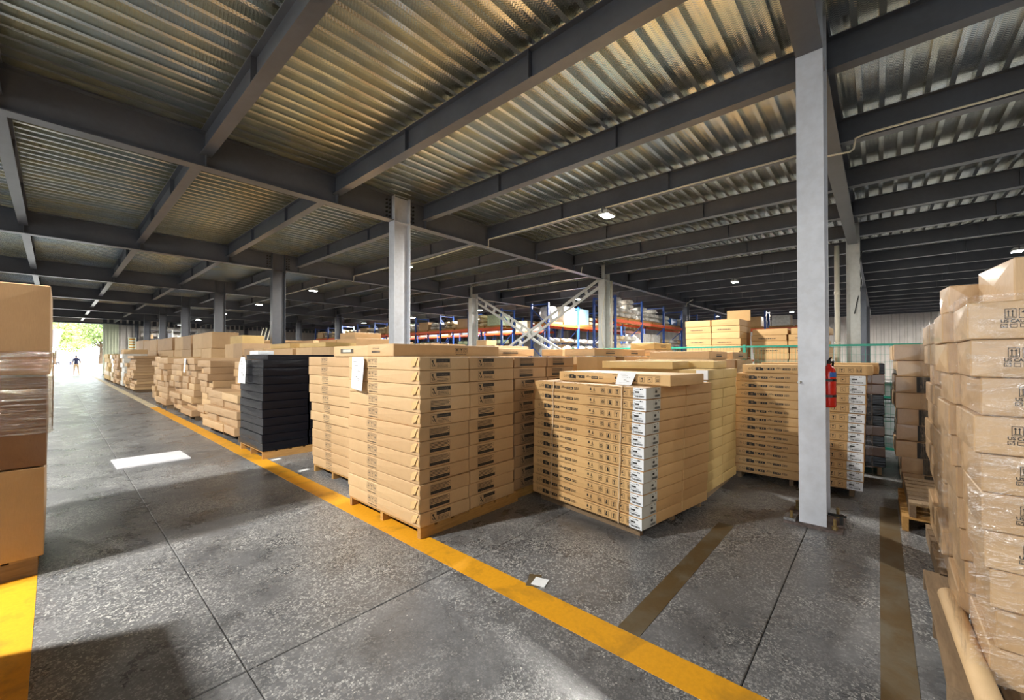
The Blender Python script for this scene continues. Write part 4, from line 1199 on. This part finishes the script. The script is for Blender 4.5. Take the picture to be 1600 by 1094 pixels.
# ------------------------------------------------------------------ pallet racks
def rack(x, y, rz, bays, bayw, depth, levels, label, top=4.3):
    e = empty('pallet_rack', (x, y, 0), rz); tag(e, label, 'rack', 'pallet racks')
    for i in range(bays + 1):
        for d in (0, depth):
            b = MB(); b.box(i * bayw - .05, d - .04, 0, i * bayw + .05, d + .04, top); b.build('upright', M['rackblue'], e)
        z = .3; k = 0
        while z + .9 < top:
            b = MB(); b.bar((i * bayw, 0 if k % 2 else depth, z), (i * bayw, depth if k % 2 else 0, z + .9), .04, .04); b.build('brace', M['rackblue'], e)
            z += .95; k += 1
        b = MB(); b.bar((i * bayw, 0, top - .08), (i * bayw, depth, top - .08), .04, .05); b.build('brace', M['rackblue'], e)
    for i in range(bays):
        for z in levels:
            for d in (0, depth):
                b = MB(); b.box(i * bayw + .05, d - .03, z - .13, (i + 1) * bayw - .05, d + .03, z); b.build('beam', M['rackorange'], e)
            b = MB()
            for q in range(6): xx = i * bayw + .2 + q * (bayw - .45) / 5; b.box(xx, 0.03, z - .04, xx + .09, depth - .03, z)
            b.build('shelf_bars', M['wood'], e)
    return e
LV = [1.45, 3.28]
rack(16.3, 8.55, 0, 4, 2.7, 1.05, LV, 'blue and orange pallet rack right of the brace column, facing front')
rack(16.2, 12.1, 0, 4, 2.7, 1.05, LV, 'blue and orange pallet rack behind the cross brace')
rack(17.6, 15.6, PI / 2, 9, 2.7, 1.05, LV, 'long pallet rack running toward the back, left of brace')
rack(21.6, 15.6, PI / 2, 9, 2.7, 1.05, LV, 'second long pallet rack running toward the back')
rack(28.6, 2.2, PI / 2, 2, 2.7, 1.05, LV, 'blue pallet rack seen above the rear golden cartons')

def sack_mesh(seed, lx, ly, lz):
    bm = bmesh.new(); bmesh.ops.create_icosphere(bm, subdivisions=3, radius=1)
    off = Vector((seed * 3.7, seed * 1.3, 0))
    for v in bm.verts:
        c = v.co
        f = lambda t: math.copysign(abs(t) ** .62, t)
        p = Vector((f(c.x), f(c.y), f(c.z) * (1 if c.z > 0 else .8)))
        n = noise.noise(p * 1.6 + off) * .16 + noise.noise(p * 4 + off) * .07
        p *= 1 + n
        v.co = Vector((p.x * lx / 2, p.y * ly / 2, (p.z + .8) * lz / 2))
    zm = min(v.co.z for v in bm.verts)
    for v in bm.verts: v.co.z -= zm
    me = bpy.data.meshes.new('sack'); bm.to_mesh(me); bm.free()
    me.polygons.foreach_set('use_smooth', [True] * len(me.polygons)); me.update()
    return me
SACK = [sack_mesh(i, .84, .46, .26) for i in range(4)]
BIG = [sack_mesh(i + 9, .98, .78, .86) for i in range(3)]
_sm = {}
def sack(x, y, z, rz, which, mat, label, group, big=False):
    key = (which, mat, big)
    if key not in _sm:
        me = (BIG if big else SACK)[which].copy(); me.materials.clear(); me.materials.append(M[mat]); _sm[key] = me
    o = link('sack', _sm[key], None, (x, y, z), rz); tag(o, label, 'sack', group); return o
def sack_pile(x, y, z, w, d, n_rows, mat, what, rz=0):
    """a pallet of sacks laid in rows; w along the rack, d across"""
    rnd = random.Random(int(x * 31 + y * 17 + z * 7)); c, s = math.cos(rz), math.sin(rz)
    for r in range(n_rows):
        m = max(1, int(round(w / .62)) - (r // 2))
        for i in range(m):
            u = (i - (m - 1) / 2) * .58 + rnd.uniform(-.05, .05)
            sack(x + c * u - s * rnd.uniform(-.03, .03), y + s * u, z + r * .235, rz + PI / 2 + rnd.uniform(-.25, .25), rnd.randrange(4), mat, what, what)
def lower_load(x, y, mat, what, rz=0):
    rnd = random.Random(int(x * 13 + y * 29)); c, s_ = math.cos(rz), math.sin(rz)
    sack(x, y, 1.455, rz + rnd.uniform(-.1, .1), rnd.randrange(3), mat, 'big ' + what, what, True)
    for u in (-.28, .28):
        sack(x + c * u, y + s_ * u, 2.36, rz + PI / 2 + rnd.uniform(-.3, .3), rnd.randrange(4), mat, 'small ' + what, what)
def load_pallet(x, y, z, rz, label):
    pallet(x, y, rz, 1.15, .95, .11, label, 'wood').location.z = z + .001
def wrapped_cube(x, y, z, rz, dx, dy, dz, mat, label):
    o = link('wrapped_load', carton_mesh(dx, dy, dz, M[mat], .03), None, (x, y, z), rz); tag(o, label, 'wrapped load'); return o

# front-right rack (row along x at y 8.55)
for bay in range(4):
    for half in (0, 1):
        x = 16.3 + bay * 2.7 + .72 + half * 1.28; y = 9.08
        load_pallet(x - .57, y - .47, 3.28, 0, 'pallet on upper shelf of right rack, %s bay, %s half' % (W(bay), 'left' if half == 0 else 'right'))
        q = bay * 2 + half
        if q < 4: sack_pile(x, y, 3.40, 1.2, .9, (4, 4, 3, 3)[q], 'plastic_grey', 'grey wrapped sack piled on upper shelf, right rack %s pallet' % W(q))
        elif q == 5: wrapped_cube(x, y, 3.395, 0, .9, .7, .4, 'bin_blue', 'blue plastic bin on upper shelf of right rack')
        else: sack_pile(x, y, 3.40, 1.2, .9, 2, 'plastic_white', 'white sack on upper shelf, right rack %s pallet' % W(q))
        if q in (2, 3): wrapped_cube(x, y, 1.455, 0, 1.0, .85, 1.3, 'plastic_grey', 'tall grey wrapped load on lower shelf, right rack %s pallet' % W(q))
        else: lower_load(x, y, ('plastic_tan', 'plastic_white')[q % 2], 'pale sack on lower shelf, right rack %s pallet' % W(q))
# rack behind the brace (row along x at y 12.1)
for bay in range(4):
    for half in (0, 1):
        x = 16.2 + bay * 2.7 + .72 + half * 1.28; y = 12.62; q = bay * 2 + half
        load_pallet(x - .57, y - .47, 3.28, 0, 'pallet on upper shelf behind brace, %s bay, %s half' % (W(bay), 'left' if half == 0 else 'right'))
        if q == 0: sack(x, y, 3.40, .2, 0, 'plastic_grey', 'big peaked grey wrapped bag behind the brace crossing', 'peaked bags', True)
        elif q in (1, 2): wrapped_cube(x, y, 3.395, 0, 1.0, .85, .85, 'plastic_white' if q == 1 else 'crate_blue', '%s wrapped cube load on upper shelf behind the brace' % ('white' if q == 1 else 'bluish'))
        else: sack_pile(x, y, 3.40, 1.2, .9, 2, 'plastic_tan', 'tan sack on upper shelf behind brace, %s pallet' % W(q))
        lower_load(x, y, ('plastic_white', 'plastic_tan', 'plastic_white')[q % 3], 'white or tan sack on lower shelf behind brace, %s pallet' % W(q))
# long rack toward the back
for bay in range(9):
    for half in (0, 1):
        y = 15.6 + bay * 2.7 + .72 + half * 1.28; x = 17.08; q = bay * 2 + half
        load_pallet(x + .47, y - .57, 3.28, PI / 2, 'pallet on upper shelf of long rack, %s bay, %s half' % (W(bay), 'near' if half == 0 else 'far'))
        if q in (0, 7): wrapped_cube(x, y, 3.395, 0, .85, 1.0, .62, 'plastic_green', 'pale green wrapped cube on long rack, %s pallet' % W(q))
        elif q % 3 == 2: wrapped_cube(x, y, 3.395, .1, .8, .9, .55, 'kraft', 'brown wrapped carton load on long rack, %s pallet' % W(q))
        else: sack_pile(x, y, 3.40, 1.2, .9, 3 if q < 3 else 2, ('plastic_grey', 'plastic_tan')[q % 2], 'grey or tan sack on upper long rack, %s pallet' % W(q), PI / 2)
        if q % 4 == 3: wrapped_cube(x, y, 1.455, 0, .85, 1.0, .8, 'crate_blue', 'pale blue wrapped load on lower long rack, %s pallet' % W(q))
        else: lower_load(x, y, ('plastic_green', 'plastic_white', 'plastic_green')[q % 3], 'green or white sack on lower long rack, %s pallet' % W(q), PI / 2)
for half in range(4):
    y = (2.9, 4.15, 5.6, 6.85)[half]; x = 28.1
    load_pallet(x + .47, y - .57, 3.28, PI / 2, 'pallet on rear blue rack, %s from right' % W(half))
    wrapped_cube(x, y, 3.395, 0, .8, .9, .6, ('kraft', 'plastic_white', 'kraft_warm', 'plastic_grey')[half], '%s load on rear blue rack' % ('brown', 'white', 'golden', 'grey')[half])
for half in range(16):
    y = 16.3 + half * 1.35; x = 21.08
    wrapped_cube(x, y, 3.285, 0, .85, 1.0, .5 + .2 * (half % 2), ('plastic_white', 'plastic_tan', 'crate_blue')[half % 3], 'wrapped load on second long rack, %s along' % W(half))

# ------------------------------------------------------------------ shelving and odds by the back wall
e = empty('storage_shelf', (5.6, 50.2, 0)); tag(e, 'tall dark steel shelf against back wall right of door', 'shelf')
for x in (0, 1.9, 3.8):
    for d in (0, .6):
        b = MB(); b.box(x - .04, d - .04, 0, x + .04, d + .04, 4.2); b.build('post', M['steel_white'], e)
for z in (.6, 1.5, 2.4, 3.3, 4.1):
    b = MB(); b.box(0, 0, z - .06, 3.8, .6, z); b.build('shelf_board', M['shelf'], e)
rnd = random.Random(4)
for zi, z in enumerate((2.4, 3.3)):
    for i in range(5):
        h = rnd.uniform(.3, .6); b = MB(); b.box(-.18, -.2, 0, .18, .2, h); b.box(-.185, -.205, h * .8, .185, .205, h * .86)
        tag(b.build('storage_bin', rnd.choice((M['plastic_white'], M['shelf'], M['kraft'])), None, (5.95 + i * .7, 50.5, z + .001)), '%s bin on %s shelf by back wall' % (W(i), ('third', 'fourth')[zi]), 'bin')
for i in range(4):
    b = MB(); b.tube([(8.6 + i * .22, 31.0, 0), (9.6 + i * .22, 31.6, 3.6)], .03, 8)
    tag(b.build('leaning_pole', M['conduit'], smooth=True), '%s pale pole leaning behind the second rank' % ('first', 'second', 'third', 'fourth')[i], 'pole', 'leaning poles')
e = empty('notice_board', (4.75, 51.1, 2.3)); tag(e, 'yellow-lettered notice on wall beside the door', 'sign')
b = MB(); b.box(-.28, -.02, 0, .28, 0, 1.1); b.build('board', M['white_clad'], e)
for i in range(4):
    b = MB(); b.box(-.2, -.03, .12 + .25 * i, .2, -.021, .24 + .25 * i); b.build('yellow_bar', M['yellow'], e)

# ================================================================== OUTSIDE
def tree(x, y, h, r, mat, label, seed):
    rnd = random.Random(seed)
    e = empty('tree', (x, y, 0)); tag(e, label, 'tree', 'trees in the yard')
    b = MB(); b.tube([(0, 0, -.03), (.1, 0, h * .3), (-.1, .1, h * .6)], [.28, .2, .1], 8)
    for k in range(6):
        a = k * 1.05; b.tube([(0, 0, h * .35), (math.cos(a) * r * .4, math.sin(a) * r * .4, h * .55), (math.cos(a) * r * .75, math.sin(a) * r * .75, h * .7)], [.1, .07, .03], 6)
    b.build('trunk', M['bark'], e)
    b = MB(); blobs = [(rnd.uniform(-.6, .6) * r, rnd.uniform(-.6, .6) * r, h * rnd.uniform(.45, .85), r * rnd.uniform(.35, .6)) for _ in range(14)]
    for _ in range(5200):
        bx_, by_, bz_, br = rnd.choice(blobs)
        d = Vector((rnd.gauss(0, 1), rnd.gauss(0, 1), rnd.gauss(0, 1))).normalized() * br * rnd.uniform(.75, 1.05)
        p = Vector((bx_ + d.x, by_ + d.y, bz_ + d.z * .7)); u = Vector((rnd.gauss(0, 1), rnd.gauss(0, 1), rnd.gauss(0, 1))).normalized() * .2; v = u.cross(Vector((rnd.gauss(0, 1), rnd.gauss(0, 1), rnd.gauss(0, 1)))).normalized() * .13
        b.quad(p - u, p + v, p + u, p - v)
    o = b.build('crown', M[mat], e); o['kind'] = 'stuff'
tree(-1.0, 98, 8.0, 5.0, 'leaf', 'broad pale green tree at left of the doorway view', 1)
tree(5.5, 104, 9.5, 5.5, 'leaf2', 'darker tree in the middle of the doorway view', 2)
tree(11.5, 96, 9.5, 5.0, 'leaf', 'tree at the right of the doorway view', 3)
tree(15, 120, 12.0, 7.0, 'leaf', 'tall tree behind the others outside', 4)
tree(0, 122, 11.0, 7.0, 'leaf2', 'tall hazy tree at back left outside', 5)
# kerb and low wall
b = MB(); b.box(-40, 90, -.03, 60, 90.5, .5); tag(b.build('low_wall', M['outside']), 'low pale wall in front of the trees outside', 'wall')
# canopy outside at left
e = empty('canopy', (-.2, 60, 0)); tag(e, 'grey sheet canopy outside left of the doorway', 'canopy')
b = MB(); b.add([(-6, 0, 4.4), (.75, 0, 4.3), (.45, 0, 2.6), (-6, 0, 2.6), (-6, 4, 4.6), (.75, 4, 4.5), (.45, 4, 2.6), (-6, 4, 2.6)], [(0, 1, 2, 3), (7, 6, 5, 4), (0, 4, 5, 1), (1, 5, 6, 2), (2, 6, 7, 3), (3, 7, 4, 0)]); b.build('roof_sheet', M['awning'], e)
for y in (.3, 3.7):
    b = MB(); b.bar((.3, y, 2.7), (-.35, y, -.03), .12, .12); b.build('strut', M['steel_white'], e)
    b = MB(); b.bar((-5.5, y, 2.7), (-5.5, y, -.03), .12, .12); b.build('post', M['steel_white'], e)

# ------------------------------------------------------------------ people
def person(x, y, z, rz, h, top, bottom, label):
    """standing figure, one skinned body; faces its own +y"""
    k = h / 1.74
    J = [((0, 0, .94), .125), ((0, 0, 1.10), .115), ((0, .0, 1.28), .135), ((0, -.01, 1.42), .10), ((0, 0, 1.50), .05), ((0, .01, 1.56), .062), ((0, .015, 1.64), .088), ((0, .01, 1.71), .06),
         # left arm, hand on hip
         ((-.15, 0, 1.39), .065), ((-.215, -.03, 1.16), .046), ((-.23, .0, 1.05), .038), ((-.20, .08, .93), .030), ((-.18, .10, .88), .028),
         # right arm, bent out
         ((.15, 0, 1.39), .065), ((.235, -.05, 1.17), .046), ((.26, -.02, 1.07), .038), ((.19, .10, 1.0), .030), ((.13, .13, 1.0), .028),
         # legs
         ((-.095, 0, .86), .095), ((-.11, .01, .62), .075), ((-.12, .015, .48), .058), ((-.125, -.01, .28), .052), ((-.13, -.02, .09), .036), ((-.14, .03, .035), .036), ((-.15, .14, .028), .03),
         ((.095, 0, .86), .095), ((.12, .01, .62), .075), ((.14, .015, .48), .058), ((.15, -.01, .28), .052), ((.16, -.02, .09), .036), ((.17, .03, .035), .036), ((.18, .14, .028), .03)]
    E_ = [(0, 1), (1, 2), (2, 3), (3, 4), (4, 5), (5, 6), (6, 7), (3, 8), (8, 9), (9, 10), (10, 11), (11, 12), (3, 13), (13, 14), (14, 15), (15, 16), (16, 17),
          (0, 18), (18, 19), (19, 20), (20, 21), (21, 22), (22, 23), (23, 24), (0, 25), (25, 26), (26, 27), (27, 28), (28, 29), (29, 30), (30, 31)]
    me = bpy.data.meshes.new('body'); me.from_pydata([tuple(c * k for c in p) for p, r in J], E_, [])
    o = bpy.data.objects.new('person', me); COL.objects.link(o)
    sk = o.modifiers.new('skin', 'SKIN'); sd = o.modifiers.new('sub', 'SUBSURF'); sd.levels = 1; sd.render_levels = 1
    for i, (p, r) in enumerate(J):
        me.skin_vertices[0].data[i].radius = (r * k, r * k * (.8 if i < 4 else 1)); me.skin_vertices[0].data[i].use_root = (i == 0)
    bpy.context.view_layer.update()
    dg = bpy.context.evaluated_depsgraph_get()
    nm = bpy.data.meshes.new_from_object(o.evaluated_get(dg)); bpy.data.objects.remove(o)
    for m in (M['skin'], top, bottom, M['hair']): nm.materials.append(m)
    for p in nm.polygons:
        c = p.center / k; a = abs(c.x); i = 0
        if c.z > 1.62 or (c.z > 1.56 and c.y < -.0 and a < .12): i = 3
        elif c.z > 1.50: i = 0
        elif c.z > .96 and (a < .2 or c.z > 1.2): i = 1
        elif .50 < c.z <= .96 and a < .23: i = 2
        p.material_index = i; p.use_smooth = True
    r = link('person', nm, None, (x, y, z), rz); tag(r, label, 'person'); return r
person(1.30, 53.2, -.03, .15, 1.80, M['navy'], M['khaki'], 'person in dark top and khaki shorts standing in the doorway')
person(.35, 104 - 18, -.03, .5, 1.75, M['whitecloth'], M['darkcloth'], 'person in white top far outside beside canopy')
person(1.55, 84, -.03, -.4, 1.7, M['whitecloth'], M['navy'], 'person in pale top farther off, left of the doorway figure')
